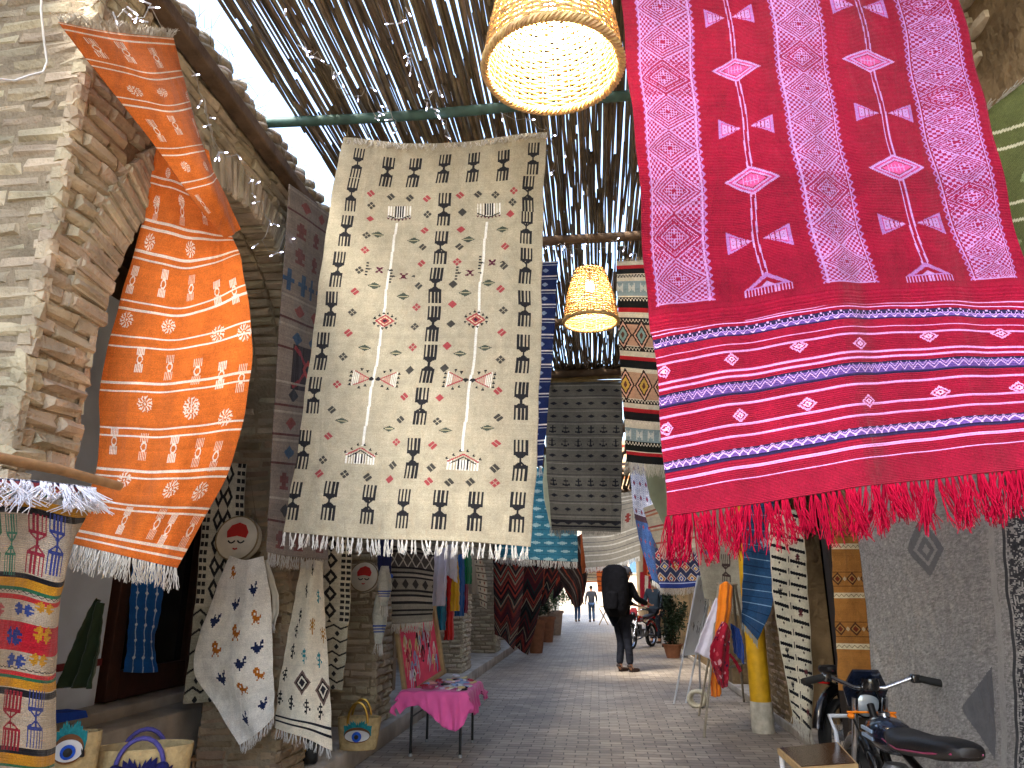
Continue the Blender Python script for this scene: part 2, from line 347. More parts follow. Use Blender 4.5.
def floor_mat():
    m, nt, b = newmat('paver_floor'); N = nt.nodes; Lk = nt.links
    tc = N.new('ShaderNodeTexCoord'); mp = N.new('ShaderNodeMapping'); Lk.new(tc.outputs['Object'], mp.inputs[0])
    nz = N.new('ShaderNodeTexNoise'); nz.inputs['Scale'].default_value = 3; nz.inputs['Detail'].default_value = 3
    Lk.new(tc.outputs['Object'], nz.inputs['Vector'])
    mx = N.new('ShaderNodeMix'); mx.data_type = 'VECTOR'; mx.blend_type = 'MIX' if hasattr(mx, 'blend_type') else None
    va = N.new('ShaderNodeVectorMath'); va.operation = 'SCALE'; va.inputs['Scale'].default_value = .045
    Lk.new(nz.outputs['Color'], va.inputs[0]); ad = N.new('ShaderNodeVectorMath'); Lk.new(mp.outputs[0], ad.inputs[0]); Lk.new(va.outputs[0], ad.inputs[1])
    N.remove(mx)
    br = N.new('ShaderNodeTexBrick'); Lk.new(ad.outputs[0], br.inputs['Vector'])
    br.inputs['Color1'].default_value = L4('B2A492'); br.inputs['Color2'].default_value = L4('8C7F72'); br.inputs['Mortar'].default_value = L4('6A6056')
    br.inputs['Scale'].default_value = 1; br.inputs['Brick Width'].default_value = .22; br.inputs['Row Height'].default_value = .105
    br.inputs['Mortar Size'].default_value = .007; br.inputs['Mortar Smooth'].default_value = .5; br.inputs['Bias'].default_value = -.1
    n2 = N.new('ShaderNodeTexNoise'); n2.inputs['Scale'].default_value = 1.1; n2.inputs['Detail'].default_value = 9; n2.inputs['Roughness'].default_value = .65
    Lk.new(tc.outputs['Object'], n2.inputs['Vector'])
    mr = N.new('ShaderNodeMapRange'); mr.inputs[1].default_value = .3; mr.inputs[2].default_value = .7; mr.inputs[3].default_value = .62; mr.inputs[4].default_value = 1.22
    Lk.new(n2.outputs[0], mr.inputs[0])
    hs = N.new('ShaderNodeHueSaturation'); Lk.new(br.outputs['Color'], hs.inputs['Color']); Lk.new(mr.outputs[0], hs.inputs['Value'])
    Lk.new(hs.outputs[0], b.inputs['Base Color'])
    n4 = N.new('ShaderNodeTexNoise'); n4.inputs['Scale'].default_value = 4.5; n4.inputs['Detail'].default_value = 7; n4.inputs['Roughness'].default_value = .7; Lk.new(tc.outputs['Object'], n4.inputs['Vector'])
    m4 = N.new('ShaderNodeMapRange'); m4.inputs[1].default_value = .55; m4.inputs[2].default_value = .72; m4.inputs[4].default_value = .55; Lk.new(n4.outputs[0], m4.inputs[0])
    st_ = N.new('ShaderNodeMix'); st_.data_type = 'RGBA'; st_.inputs[7].default_value = L4('5E5044'); Lk.new(m4.outputs[0], st_.inputs[0]); Lk.new(hs.outputs[0], st_.inputs[6]); Lk.new(st_.outputs[2], b.inputs['Base Color'])
    n3 = N.new('ShaderNodeTexNoise'); n3.inputs['Scale'].default_value = 30; n3.inputs['Detail'].default_value = 5; Lk.new(tc.outputs['Object'], n3.inputs['Vector'])
    r = N.new('ShaderNodeMapRange'); r.inputs[3].default_value = .45; r.inputs[4].default_value = .75; Lk.new(n2.outputs[0], r.inputs[0]); Lk.new(r.outputs[0], b.inputs['Roughness'])
    sb = N.new('ShaderNodeMath'); sb.operation = 'MULTIPLY_ADD'; sb.inputs[1].default_value = -1.2; Lk.new(br.outputs['Fac'], sb.inputs[0]); Lk.new(n3.outputs[0], sb.inputs[2])
    bp = N.new('ShaderNodeBump'); bp.inputs['Strength'].default_value = .7; bp.inputs['Distance'].default_value = .008
    Lk.new(sb.outputs[0], bp.inputs['Height']); Lk.new(bp.outputs[0], b.inputs['Normal'])
    return m
# ---- ground and paving
g = MB(); g.add([(-400, -400, -.012), (400, -400, -.012), (400, 900, -.012), (-400, 900, -.012)], [(0, 1, 2, 3)])
tag(g.build('ground', mat('dusty_ground', 'A8967C', .95, 0, .2, .4, .3, 5, spec=.1)), kind='structure')
g = MB(); n = 60
g.add([(x, y, 0) for y in (-6, 62) for x in (XL-2.6, XR+.5)], [(0, 1, 3, 2)])
tag(g.build('street_paving', floor_mat()), kind='structure')
# raised stone ledge along the left arcade
g = MB()
for y0, y1 in [(-4, 5.1), (5.12, 9.1), (9.13, 15.0), (15.02, 22), (22.02, 40)]:
    g.box(((XL-1.3+.09), (y0+y1)/2, .085), (2.62, y1-y0, .17), bev=.015)
tag(g.build('pavement', STONE, smooth=True), kind='structure')
g = MB(); g.box((XR-.02+.3, 20, .05), (.6, 60, .1), bev=.012)
tag(g.build('kerb', STONE, smooth=True), kind='structure')

# ---- brick laying: every brick its own worn block
def brick_block(mb, c, u, v, w, lu, lv, lw, jit=.006, ch=.018):
    """block centred on c; u along, v up, w outward (front face has a worn chamfer)"""
    J = RNG.normal(0, jit, (12, 3)); a, b, d = lu/2, lv/2, lw/2; ch = min(ch, lv*.3)
    pts = []
    for k, (A, B, D) in enumerate([(a, b, -d), (a, b, d-ch), (a-ch, b-ch, d)]):
        for q, (x, y) in enumerate([(-1, -1), (1, -1), (1, 1), (-1, 1)]):
            pts.append(c+u*(x*A)+v*(y*B)+w*D+(J[k*4+q] if k else 0))
    mb.add(pts, [(8, 9, 10, 11)]+[(4+i, 4+(i+1) % 4, 8+(i+1) % 4, 8+i) for i in range(4)]+[(i, (i+1) % 4, 4+(i+1) % 4, 4+i) for i in range(4)])
def lay(mb, p0, u, v, w, W, Hh, inside=None, bl=.25, ch_=.075, mort=.010, prot=.013, off=0, ragged=0):
    p0, u, v, w = [np.array(q, float) for q in (p0, u, v, w)]
    rows = int(Hh/ch_)
    for r in range(rows):
        y = (r+.5)*ch_; x = -(bl/2)*((r+off) % 2)
        while x < W-.01:
            L = bl*random.uniform(.88, 1.1)
            if random.random() < .12: L *= .5
            a, b = max(x, 0), min(x+L, W); x += L
            if b-a < .04: continue
            if inside and not (inside((a+b)/2, y) and inside(a+.02, y) and inside(b-.02, y)):
                # trim towards the part that is still inside
                ok = [q for q in np.linspace(a, b, 7) if inside(q, y)]
                if len(ok) < 2 or ok[-1]-ok[0] < .05: continue
                a, b = ok[0], ok[-1]
            pr = prot+random.uniform(-.005, .007)
            c = p0+u*((a+b)/2)+v*(y+random.gauss(0, .002))+w*(pr/2-.02)
            tw = random.gauss(0, .012); uu = u*math.cos(tw)+w*math.sin(tw); ww = w*math.cos(tw)-u*math.sin(tw)
            brick_block(mb, c, uu, v, ww, (b-a)-mort, ch_-mort, pr+.04)
Ux, Uy, Uz = np.eye(3)
# ---- left arcade. piers: (y0, y1) along the street; arches between them
TOPZ = 4.42
piers = [(2.45, 2.85), (5.2, 5.72), (7.45, 8.05), (12.3, 13.1), (16.3, 17.1), (20.6, 21.4), (26, 27), (32, 33)]
arc = empty('brick_arcade', (XL, 2.7, 0), 'old brick arcade with round arches along the left side of the passage', 'arcade')
AO = (XL, 2.7, 0)
SPR = 2.6
for k, (a, b) in enumerate(piers):
    near = k in (0, 1)
    mm = BRICK if k != 1 else BRICK_D
    core = MB(AO); zl = 1.93 if k == 0 else .05
    if k == 0: core.box((XL-.3, (a+2.6)/2, zl/2), (.56, 2.6-a-.03, zl+.02))
    core.box((XL-.3, (a+b)/2, (TOPZ+zl)/2), (.56, b-a-.03, TOPZ-zl-.04))
    pier = core.build('pier', MORTAR, arc)
    br = MB(AO)
    z1 = TOPZ-.02
    w = b-a
    if k == 0: lay(br, (XL-.01, a, .17), Uy, Uz, Ux, .16, 1.76); lay(br, (XL-.01, a, 1.93), Uy, Uz, Ux, w, z1-1.93)
    else: lay(br, (XL-.01, a, .17), Uy, Uz, Ux, w, z1-.17, off=0)                    # street face
    lay(br, (XL-.6, a+.02, .17), Ux, Uz, -Uy, .61, z1-.17, off=1)               # face towards the camera
    if near: lay(br, (XL-.6, b-.02, zl+.02), Ux, Uz, Uy, .6, SPR+.2-zl, off=1)
    br.build('pier_bricks', mm, pier)
for k in range(len(piers)-1):
    y0, y1 = piers[k][1], piers[k+1][0]; yc = (y0+y1)/2; hw = (y1-y0)/2; rise = min(1.27, hw*1.1)
    if k >= 1: rise = min(hw*.9, 1.3)
    far = k > 2
    hz = lambda y: SPR+rise*math.sqrt(max(0, 1-((y-yc)/hw)**2))
    core = MB(AO); n = 20
    ys = np.linspace(y0-.01, y1+.01, n+1)
    pts = []
    for y in ys:
        z = hz(y)+.03
        pts += [(XL-.03, y, z), (XL-.03, y, TOPZ), (XL-.57, y, z), (XL-.57, y, TOPZ)]
    fs = []
    for i in range(n):
        p, q = i*4, i*4+4
        fs += [(p, q, q+1, p+1), (p+2, p+3, q+3, q+2), (p, p+2, q+2, q), (p+1, q+1, q+3, p+3)]
    core.add(pts, fs)
    arch = core.build('arch', MORTAR, arc)
    br = MB(AO)
    ring = .25
    def ins(u, z, y0=y0, yc=yc, hw=hw, rise=rise):
        y = y0+u; z += SPR-.15
        e = ((y-yc)/(hw+ring))**2+((z-SPR)/(rise+ring))**2
        return not (e < 1 and z > SPR-.3) and z > SPR
    lay(br, (XL-.01, y0, SPR-.15), Uy, Uz, Ux, y1-y0, TOPZ-SPR+.12, ins, bl=.25 if not far else .34, ch_=.075 if not far else .11)
    # voussoirs
    if not far or True:
        m_ = max(18, int(math.pi*(hw+rise)/2/(.075 if not far else .12)))
        for i in range(m_):
            t = math.pi*(i+.5)/m_; y = yc-hw*math.cos(t); z = SPR+rise*math.sin(t)
            nn = np.array([0, -math.cos(t)/hw, math.sin(t)/rise]); nn /= np.linalg.norm(nn); tt = np.cross(Ux, nn)
            th = math.pi*math.hypot(hw*math.sin(t), rise*math.cos(t))/m_*.84
            for j, (xa, xb) in enumerate([(0, .2), (.2, .4), (.4, .58)]):
                sh = random.uniform(-.006, .01)
                c = np.array([XL-(xa+xb)/2+.012+(.006 if j == 0 else 0), y, z])+nn*(ring/2-.012+sh)
                # worn face looks into the opening for the soffit, and outward for the ring
                brick_block(br, c, Ux*1., tt, -nn, xb-xa-.012, th, ring, .004)
                if j == 0: brick_block(br, c+Ux*.01, nn, tt, Ux, ring-.004, th*.98, xb-xa-.02, .004)
    br.build('arch_bricks', BRICK if k != 2 or True else BRICK_D, arch)
# timber wall plate and stone cornice above the arches
t = MB(AO)
for i in range(12):
    y0 = 2.4+i*3.1
    t.box((XL+.045, y0+1.55, TOPZ-.05+random.uniform(-.01, .01)), (.1, 3.08, .085), bev=.012)
t.build('wall_plate', TIMBER, arc)
def cobbles(mb, x0, y0, y1, z0, nrow, step=.16, depth=.2):
    for r in range(nrow):
        y = y0+random.uniform(0, .1)
        while y < y1:
            L = step*random.uniform(.7, 1.5)
            bm_c = (x0-.02*r+random.uniform(-.02, .02), y+L/2, z0+r*.062+random.uniform(-.008, .008))
            mb.ball(bm_c, .5, 4 if y > 8 else 5, (depth, L*.98, .07), rotz(random.gauss(0, .05)))
            y += L
s = MB(AO); cobbles(s, XL-.01, 2.4, 20, TOPZ+.05, 3); 
s.box((XL-.33, 21.4, TOPZ+.06), (.5, 38, .2))
s.build('stone_cornice', mat('cornice_stone', 'A39480', .9, 0, .35, 12, .8, 70, spec=.1, island=.3, dist=.01), arc, smooth=True, angle=80)
# twigs and straw sticking out of the cornice
tw = []
for i in range(220):
    y = random.uniform(2.5, 9); p = np.array([XL+random.uniform(-.02, .1), y, TOPZ+random.uniform(.0, .2)])
    d = np.array([random.uniform(-.1, .9), random.gauss(0, .6), random.gauss(.1, .5)]); d /= np.linalg.norm(d); L = random.uniform(.05, .2)
    tw.append([p+d*L*s_+np.array([0, 0, -.15*L*s_*s_]) for s_ in (0, .5, 1)])
V, F = strands(np.array(tw), .0022, .0012); V = V-np.array(AO)
link('straw', quickmesh('straw', V, F), REED, arc, smooth=False)

# ---- rooms behind the arches
room = empty('shop_interior', (-3.9, 3.7, 0), 'dim shop rooms behind the left arches, closed by a dark back wall', 'shop')
RO = (-3.9, 3.7, 0)
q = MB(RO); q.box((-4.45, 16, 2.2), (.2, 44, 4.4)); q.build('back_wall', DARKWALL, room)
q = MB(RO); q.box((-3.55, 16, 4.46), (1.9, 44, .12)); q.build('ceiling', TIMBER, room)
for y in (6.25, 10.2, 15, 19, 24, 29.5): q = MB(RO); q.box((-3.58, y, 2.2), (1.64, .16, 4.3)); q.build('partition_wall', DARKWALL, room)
q = MB(RO); q.box((-3.58, 2.55, 2.2), (1.62, .14, 4.3)); q.build('plastered_wall', PLASTER, room)
# the plastered wall of the near shop, seen beside the door
q = MB(RO); q.box((-3.48, 3.85, 1.9), (.12, 2.2, 3.2)); q.build('blue_plaster_wall', PLASTER, room)
q = MB(RO); q.box((-3.413, 3.85, .98), (.012, 2.2, .045)); q.build('red_trim', mat('red_trim', '7A2626', .6), room)
# stone steps up to the shop door
st = empty('stone_steps', (-2.7, 4.2, .17), 'two worn stone steps rising to the brown shop door', 'steps')
for (x, z, wd) in ((-3.12, .635, .36), (-3.36, .705, .34)):
    q = MB((-2.7, 4.2, .17)); q.box((x, 4.75, .17+(z-.17)/2), (wd, 2.86 if x < -3.2 else 2.8, z-.17), bev=.015); q.build('step', STONE, st, smooth=True)
# shop door: brown frame, glass that mirrors the street
dr = empty('shop_door', (-3.42, 5.5, .705), 'dark brown wooden shop door with a tall glass pane', 'door')
DO = (-3.42, 5.5, .705)
WOOD_D = mat('dark_brown_wood', '40241A', .55, 0, .3, 14, .3, 80, spec=.3)
q = MB(DO)
for y in (5.06, 6.05): q.box((-3.42, y, 1.81), (.09, .13, 2.2), bev=.008)
q.box((-3.42, 5.555, .81), (.085, .86, .19), bev=.008); q.box((-3.42, 5.555, 2.84), (.085, .86, .14), bev=.008)
q.build('door_frame', WOOD_D, dr)
gm, gnt, gb = newmat('dark_glass'); gb.inputs['Base Color'].default_value = L4('1B1E24'); gb.inputs['Roughness'].default_value = .04; gb.inputs['Specular IOR Level'].default_value = .8
q = MB(DO); q.box((-3.44, 5.555, 1.83), (.012, .86, 1.88)); q.build('glass_pane', gm, dr)
q = MB(DO); q.tube([(-3.37, 5.08, 1.65), (-3.34, 5.08, 1.7), (-3.34, 5.08, 1.82), (-3.37, 5.08, 1.87)], .012); q.build('handle', mat('dull_brass', 'A08040', .35, 1), dr, smooth=True)

# ---- right wall with doorways
rw = empty('mud_brick_wall', (XR+.1, 3, 0), 'rough mud plastered wall with dark doorways along the right side', 'wall')
WO = (XR+.1, 3, 0)
MUD = mat('mud_plaster', '8C7658', .96, 0, .35, 3, 1., 18, spec=.05, dist=.03)
MUD2 = mat('dark_mud_plaster', '5F5346', .96, 0, .35, 3, 1., 18, spec=.05, dist=.03)
openings = [(6.35, 8.6), (10.6, 12.0), (17, 18.4), (23, 24.5)]
def wallpiece(y0, y1, z0, z1): 
    q = MB(WO); q.box((XR+.25, (y0+y1)/2, (z0+z1)/2), (.5, y1-y0, z1-z0)); return q.build('wall_section', MUD, rw)
prev = -4
for (a, b) in openings:
    wallpiece(prev, a, 0, 4.7); wallpiece(a, b, 2.5, 4.7); prev = b
wallpiece(prev, 38, 0, 4.7)
# exposed rough stones in the upper wall
q = MB(WO)
for i in range(700):
    y = random.uniform(1.6, 6.3); z = random.uniform(2.5, 4.6)
    if 0 < math.sin(y*2.1+z*1.3)+.7*math.sin(z*4+y): 
        q.ball((XR-.005, y, z), .5, 3, (.07, random.uniform(.09, .24), random.uniform(.05, .09)), rotz(random.gauss(0, .1)))
q.build('rough_stones', BRICK, rw)
# brick courses low on the far right wall
q = MB(WO); lay(q, (XR+.01, 8.62, 0), Uy, Uz, -Ux, 1.95, 3.0, off=1); q.build('brick_facing', BRICK_D, rw)
q = MB(WO); q.box((XR+2.2, 13, 2.3), (.2, 30, 4.6)); q.build('back_wall', mat('room_shade_black', '0B0908', .95), rw)  # near-black wall colour stands in for the darkness inside the doorways
for y in (5.9, 9.0, 10.2, 12.4, 16.6, 18.8, 22.6, 24.9): q = MB(WO); q.box((XR+1.3, y, 2.3), (1.6, .15, 4.6)); q.build('partition_wall', mat('room_shade_black', '0B0908', .95), rw)
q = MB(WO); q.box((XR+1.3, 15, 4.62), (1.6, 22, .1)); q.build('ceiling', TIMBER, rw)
q = MB(WO); lay(q, (XR-.0, 20, 0), Uy, Uz, -Ux, 3, 3.2, bl=.3, ch_=.1); q.build('brick_facing', BRICK_D, rw)
dp = empty('door_post', (XR-.1, 6.32, 0), 'dark timber post beside the black doorway on the right', 'post')
q = MB((XR-.1, 6.32, 0)); q.box((XR-.06, 6.28, 1.35), (.16, .16, 2.7), bev=.012); q.build('post_shaft', mat('black_brown_wood', '2A211A', .7, 0, .3, 12, .4), dp)

# yellow and white post at the right
yp = empty('painted_post', (1.72, 8.67, 0), 'thick post painted yellow above a flaking white foot', 'post')
YO = (1.72, 8.67, 0)
prof = [(.11, .3), (.108, .9), (.112, 1.5), (.105, 2.1), (.11, 2.7), (.09, 2.72)]
q = MB(YO); q.lathe((1.72, 8.67, 0), prof, 20); q.build('post_shaft', mat('yellow_paint', 'D0A018', .6, 0, .25, 9, .4, 30), yp, smooth=True)
q = MB(YO); q.lathe((1.72, 8.67, 0), [(.12, 0), (.122, .15), (.115, .3), (.1, .32)], 20); q.build('post_foot', mat('flaking_white', 'B9B2A2', .8, 0, .3, 14, .6, 40), yp, smooth=True)

# ---- reed roof
rf = empty('reed_roof', (0, 6, 4.6), 'overhead roof of loosely laid dry reeds with bright slits', 'roof')
FO = (0, 6, 4.6)
from mathutils import noise as mn
def reeds(x0, x1, y0, y1, z, step, gap, seed, seglen=1.9, r0=.0116):
    rg = random.Random(seed); P = []; Rr = []
    x = x0
    while x < x1:
        y = y0-rg.uniform(0, .5)
        while y < y1:
            L = seglen*rg.uniform(.6, 1.2); ye = min(y+L, y1+rg.uniform(0, .12))
            ym = (y+ye)/2
            d = mn.noise(Vector((x*1.2+seed, ym*.35, 0)))*1.5+mn.noise(Vector((x*5, ym*.5, seed)))*.9
            if rg.random() > gap(x, ym)+d*.36:
                xx = x+rg.gauss(0, .004); sk = rg.gauss(0, .026); zz = z+rg.uniform(-.02, .02); bow = rg.gauss(0, .006)
                P.append([(xx+sk*s_+bow*math.sin(s_*math.pi), y+(ye-y)*s_, zz+.01*math.sin(s_*3+x)) for s_ in (0, .33, .66, 1)]); Rr.append(r0*rg.uniform(.7, 1.25))
            y = ye-rg.uniform(.02, .25)
        x += step*rg.uniform(.85, 1.15)
    P = np.array(P); r = np.array(Rr); N = len(P); k = 4; n = 6
    ang = np.arange(n)*2*math.pi/n
    V = P[:, :, None, :]+np.stack([np.cos(ang), np.zeros(n), np.sin(ang)], 1)[None, None]*r[:, None, None, None]*np.array([1, .95, .91, .86])[None, :, None, None]
    i = np.arange(k-1)[:, None]; j = np.arange(n)[None]
    q_ = np.stack([i*n+j, i*n+(j+1) % n, (i+1)*n+(j+1) % n, (i+1)*n+j], -1).reshape(-1, 4)
    F = (q_[None]+(np.arange(N)*k*n)[:, None, None]).reshape(-1, 4)
    return V.reshape(-1, 3)-np.array(FO), F
def gapf(x, y):
    g = .035
    for yb in (4.05, 6.02, 8.1, 10.2):          # reeds lie double over the poles
        g -= .34*math.exp(-((y-yb+.55)/.5)**2)
    return g+(.2 if 4.4 < y < 8.8 else 0)
V, F = reeds(-1.99, 1.98, .7, 10.3, 4.63, .0195, gapf, 3); link('reed_mat', quickmesh('reed_mat', V, F), REED, rf, smooth=False)
V, F = reeds(-1.98, 1.98, .8, 10.3, 4.665, .0215, lambda x, y: gapf(x, y)+.12, 11, 1.8, .009); link('reed_mat', quickmesh('reed_mat', V, F), REED2, rf, smooth=False)
V, F = reeds(-1.95, 1.98, 12.5, 34, 4.3, .06, lambda x, y: .12, 5, 3.2, .03); link('reed_mat', quickmesh('reed_mat', V, F), REED2, rf, smooth=False)
GREEN = mat('green_painted_pole', '46645A', .55, 0, .35, 12, .3, 60)
for y, mm, r in ((4.07, GREEN, .036), (6.02, TIMBER, .045), (8.1, TIMBER, .045), (10.25, TIMBER, .06), (2.02, TIMBER, .04), (1.0, TIMBER, .04)):
    q = MB(FO); pts = [(x, y+.012*math.sin(x*2+y), 4.555+.01*math.sin(x*1.7)) for x in np.linspace(XL-.05, XR+.1, 12)]
    q.tube(pts, r, 10); q.build('cross_pole', mm, rf, smooth=True)
for y in (12.7, 17.2, 21, 25, 29, 33.5):
    q = MB(FO); q.tube([(x, y, 4.22) for x in np.linspace(XL-.05, XR+.1, 6)], .06, 8); q.build('cross_pole', TIMBER, rf, smooth=True)
# loose battens hanging across the reeds at the end of the roof
q = MB(FO)
for k in range(5): q.tube([(x, 10.3+.0*k, 4.5-.035*k+.01*math.sin(x*3+k)) for x in np.linspace(-1.9, 1.98, 10)], .018, 6)
q.build('batten', mat('pale_cane', 'A98C5C', .8, 0, .3), rf, smooth=True)

# ---- far end: bright open street and pale buildings
def house(name, label, x0, x1, y, z1, m, wins, depth=6, door=None):
    e = empty(name, ((x0+x1)/2, y, 0), label, 'building'); O = ((x0+x1)/2, y, 0)
    q = MB(O); q.box(((x0+x1)/2, y+depth/2, z1/2), (x1-x0, depth, z1)); q.build('wall', m, e)
    q = MB(O); q.box(((x0+x1)/2, y+depth/2, z1+.12), (x1-x0+.2, depth+.2, .24)); q.build('parapet', m, e)
    for (wx, wz, ww, wh) in wins:
        q = MB(O); q.box((wx, y-.02, wz), (ww, .06, wh)); wn = q.build('window', mat('far_shutter', '4A6A80', .6), e)
        q = MB(O); q.box((wx, y-.04, wz-wh/2-.05), (ww+.2, .16, .08)); q.build('sill', STONE, wn)
    if door:
        q = MB(O); q.box((door, y-.02, 1.1), (1.1, .06, 2.2)); q.build('door', mat('far_door', '5A3A24', .6), e)
    return e
PALE = mat('pale_render', 'D8CDB8', .9, 0, .1, 2, .2)
PALE2 = mat('pink_render', 'C9B096', .9, 0, .12, 2, .2)
house('pale_building', 'pale sunlit building closing the view beyond the bright far street', -9, 1.6, 62, 6.5, PALE, [(-3, 3.6, 1, 1.4), (-.6, 3.6, 1, 1.4)], door=-4.5)
house('sand_building', 'sand coloured building at the far right end of the passage', 1.8, 12, 56, 7.5, PALE2, [(2.9, 3.4, .9, 1.3), (5, 3.4, .9, 1.3)], door=6)
house('brick_building', 'tall brick house beyond the end of the left arcade', -12, -2.3, 40, 6.0, BRICK, [(-4, 3.6, .9, 1.3)], door=-7)
# ================================================================== TEXTILES
def project(P):
    d = np.asarray(P)-np.array([0, 0, H]); z = d@FW
    return np.stack([512+FPX*(d@RT)/z, 384-FPX*(d@UP)/z], -1)
class Loc:
    """finds the weave cell of a textile that lies at a given spot"""
    def __init__(s, rows, W, Hh, world=False):
        P = [[(np.array(p) if world else at(*p)) for p in r] for r in rows]
        G, _ = surface(P, 160, 320); s.p = project(G); s.W, s.H = W, Hh
    def __call__(s, px, py):
        d = ((s.p-np.array([px, py]))**2).sum(-1); j, i = np.unravel_index(d.argmin(), d.shape)
        return i/160*s.W, j/320*s.H
def interp_row(y0pts, frac):
    """y0pts: list of (px,py,Y) evenly spread -> points at the fractions"""
    A = np.array(y0pts, float); t = np.linspace(0, 1, len(A))
    return [tuple(np.interp(f, t, A[:, k]) for k in range(3)) for f in frac]
# ------------------------------------------------------------ 1. cream rug with rows of black combs
rows = [[(344, 139, 4.1), (395, 143, 4.08), (450, 144, 4.1), (500, 139, 4.07), (547, 131, 4.1)],
        [(330, 215, 4.12), (384, 218, 4.1), (440, 218, 4.08), (495, 217, 4.1), (543, 215, 4.12)],
        [(314, 330, 4.1), (371, 331, 4.06), (430, 332, 4.06), (487, 333, 4.08), (541, 334, 4.12)],
        [(299, 440, 4.08), (357, 442, 4.06), (416, 445, 4.05), (476, 447, 4.05), (537, 449, 4.1)],
        [(284, 532, 4.05), (345, 537, 4.04), (406, 540, 4.03), (468, 542, 4.03), (531, 547, 4.08)]]
W, Hh = 270, 540; c = Cv(W, Hh, 'BAB098'); l = Loc(rows, W, Hh)
A = lambda X, Y: l(260+X/3.413, 120+Y/3.413)
B = lambda X, Y: l(260+X/3.413, 340+Y/3.413)
K = '26262A'
def fk(p, s=1.): c.combs(p[0], p[1], 12.5, 48*s, K, 4, 2.4)
def forks(fn, lst, s=1):
    for X, Y in lst: fk(fn(X, Y), s)
forks(A, [(335, 155), (320, 262), (298, 383), (268, 515), (243, 650), (435, 178), (528, 180), (628, 170), (731, 165), (831, 162), (934, 135), (915, 252), (908, 370), (906, 500), (904, 645), (630, 312), (617, 440), (603, 565), (589, 695)])
forks(B, [(212, 40), (188, 188), (145, 372), (116, 550), (237, 550), (363, 560), (493, 578), (620, 580), (738, 585), (882, 588), (888, 410), (893, 212), (898, 50), (573, 82), (551, 230), (519, 405)], 1.0)
def dm(fn, lst, col):
    for X, Y in lst:
        x, y = fn(X, Y)
        colx = '45433F' if col == K else col
        for ox, oy in ((-3.4, 0), (3.4, 0), (0, -3.4), (0, 3.4)): c.dia(x+ox*.85, y+oy*.85, 2.6, 2.6, colx)
RD = 'A8484C'
dm(A, [(385, 255), (575, 270), (687, 262), (872, 247), (375, 343), (563, 377), (684, 377), (357, 449), (551, 492), (672, 488), (838, 435), (852, 328), (330, 587), (535, 636), (658, 632), (826, 578), (300, 727), (826, 727)], RD)
dm(A, [(451, 263), (512, 269), (748, 260), (808, 260), (381, 298), (571, 323), (690, 321), (866, 288), (366, 397), (556, 435), (679, 435), (343, 517), (542, 567), (664, 561), (834, 503), (315, 657), (526, 705), (650, 698), (830, 652)], K)
G_ = '4A5248'
for X, Y in [(400, 390), (527, 411), (712, 409), (828, 378), (390, 565), (487, 600), (706, 590), (785, 560)]:
    x, y = A(X, Y); c.dia(x, y, 8, 5, G_); c.line(x-6, y, x+6, y, 1, 'B9B08E')
dm(B, [(519, 20), (640, 18), (265, 153), (492, 190), (615, 197), (816, 177), (232, 326), (462, 348), (591, 360), (808, 355), (203, 457), (438, 472), (576, 487), (800, 488)], RD)
dm(B, [(282, 58), (507, 99), (628, 99), (821, 71), (247, 241), (477, 269), (604, 277), (811, 266), (212, 407), (448, 427), (581, 438), (802, 440), (285, 457), (362, 463), (647, 486), (719, 487)], K)
for X, Y in [(352, 21), (458, 40), (681, 46), (768, 27), (279, 276), (435, 297), (633, 311), (776, 303)]:
    x, y = B(X, Y); c.dia(x, y, 8, 4, G_); c.line(x-5, y, x+5, y, 1, 'B9B08E')
WT = 'F0EDE4'
for (p, q_) in (((468, 350), (345, 360)), ((772, 350), (690, 380))):
    x0, y0 = A(*p); x1, y1 = B(*q_); c.line(x0, y0, x1, y1, 3, WT)
for X, Y in [(472, 330), (778, 325)]:                     # comb crowns at the top of each white stem
    x, y = A(X, Y)
    for k in range(-4, 5): c.rect(x+k*3.4-.8, y-14, x+k*3.4+.8, y+2, WT)
    for k in (-1.5, -.5, .5, 1.5): c.rect(x+k*3-1, y-14, x+k*3+1, y+1, K)
    c.line(x-14, y-1, x, y+4, 1.5, K); c.line(x+14, y-1, x, y+4, 1.5, K)
    for k in range(-3, 4): c.tri(x+k*4.5, y+8-abs(k), 4, 4, '5A2A35', -1)
for X, Y in [(422, 680), (736, 680)]:                      # eye diamonds
    x, y = A(X, Y); c.dia(x, y, 12, 9, RD); c.dia(x, y, 8.5, 6.3, 'E0CDAA'); c.dia(x, y, 6.5, 5, RD); c.dia(x, y, 3, 2.5, '3A2230')
    for k in (-12, -7, -2, 3, 8, 13):
        s_ = 1-abs(k)/14; c.tri(x+k, y-9.5*s_-5, 4, 4, K, 1); c.tri(x+k, y+9.5*s_+5, 4, 4, K, -1)
for X, Y, fn in [(405, 508, A), (490, 530, A), (720, 522, A), (792, 490, A)]:
    x, y = fn(X, Y)
    c.stamp('##..##/.####./..##../.####./##..##', x, y, '5B2338', 1.6); c.tri(x+9, y, 3, 5, K, 'r'); c.tri(x-9, y, 3, 5, K, 'l')
    for k in range(-2, 3): c.rect(x-17, y+k*4-1, x-14, y+k*4+1, K)
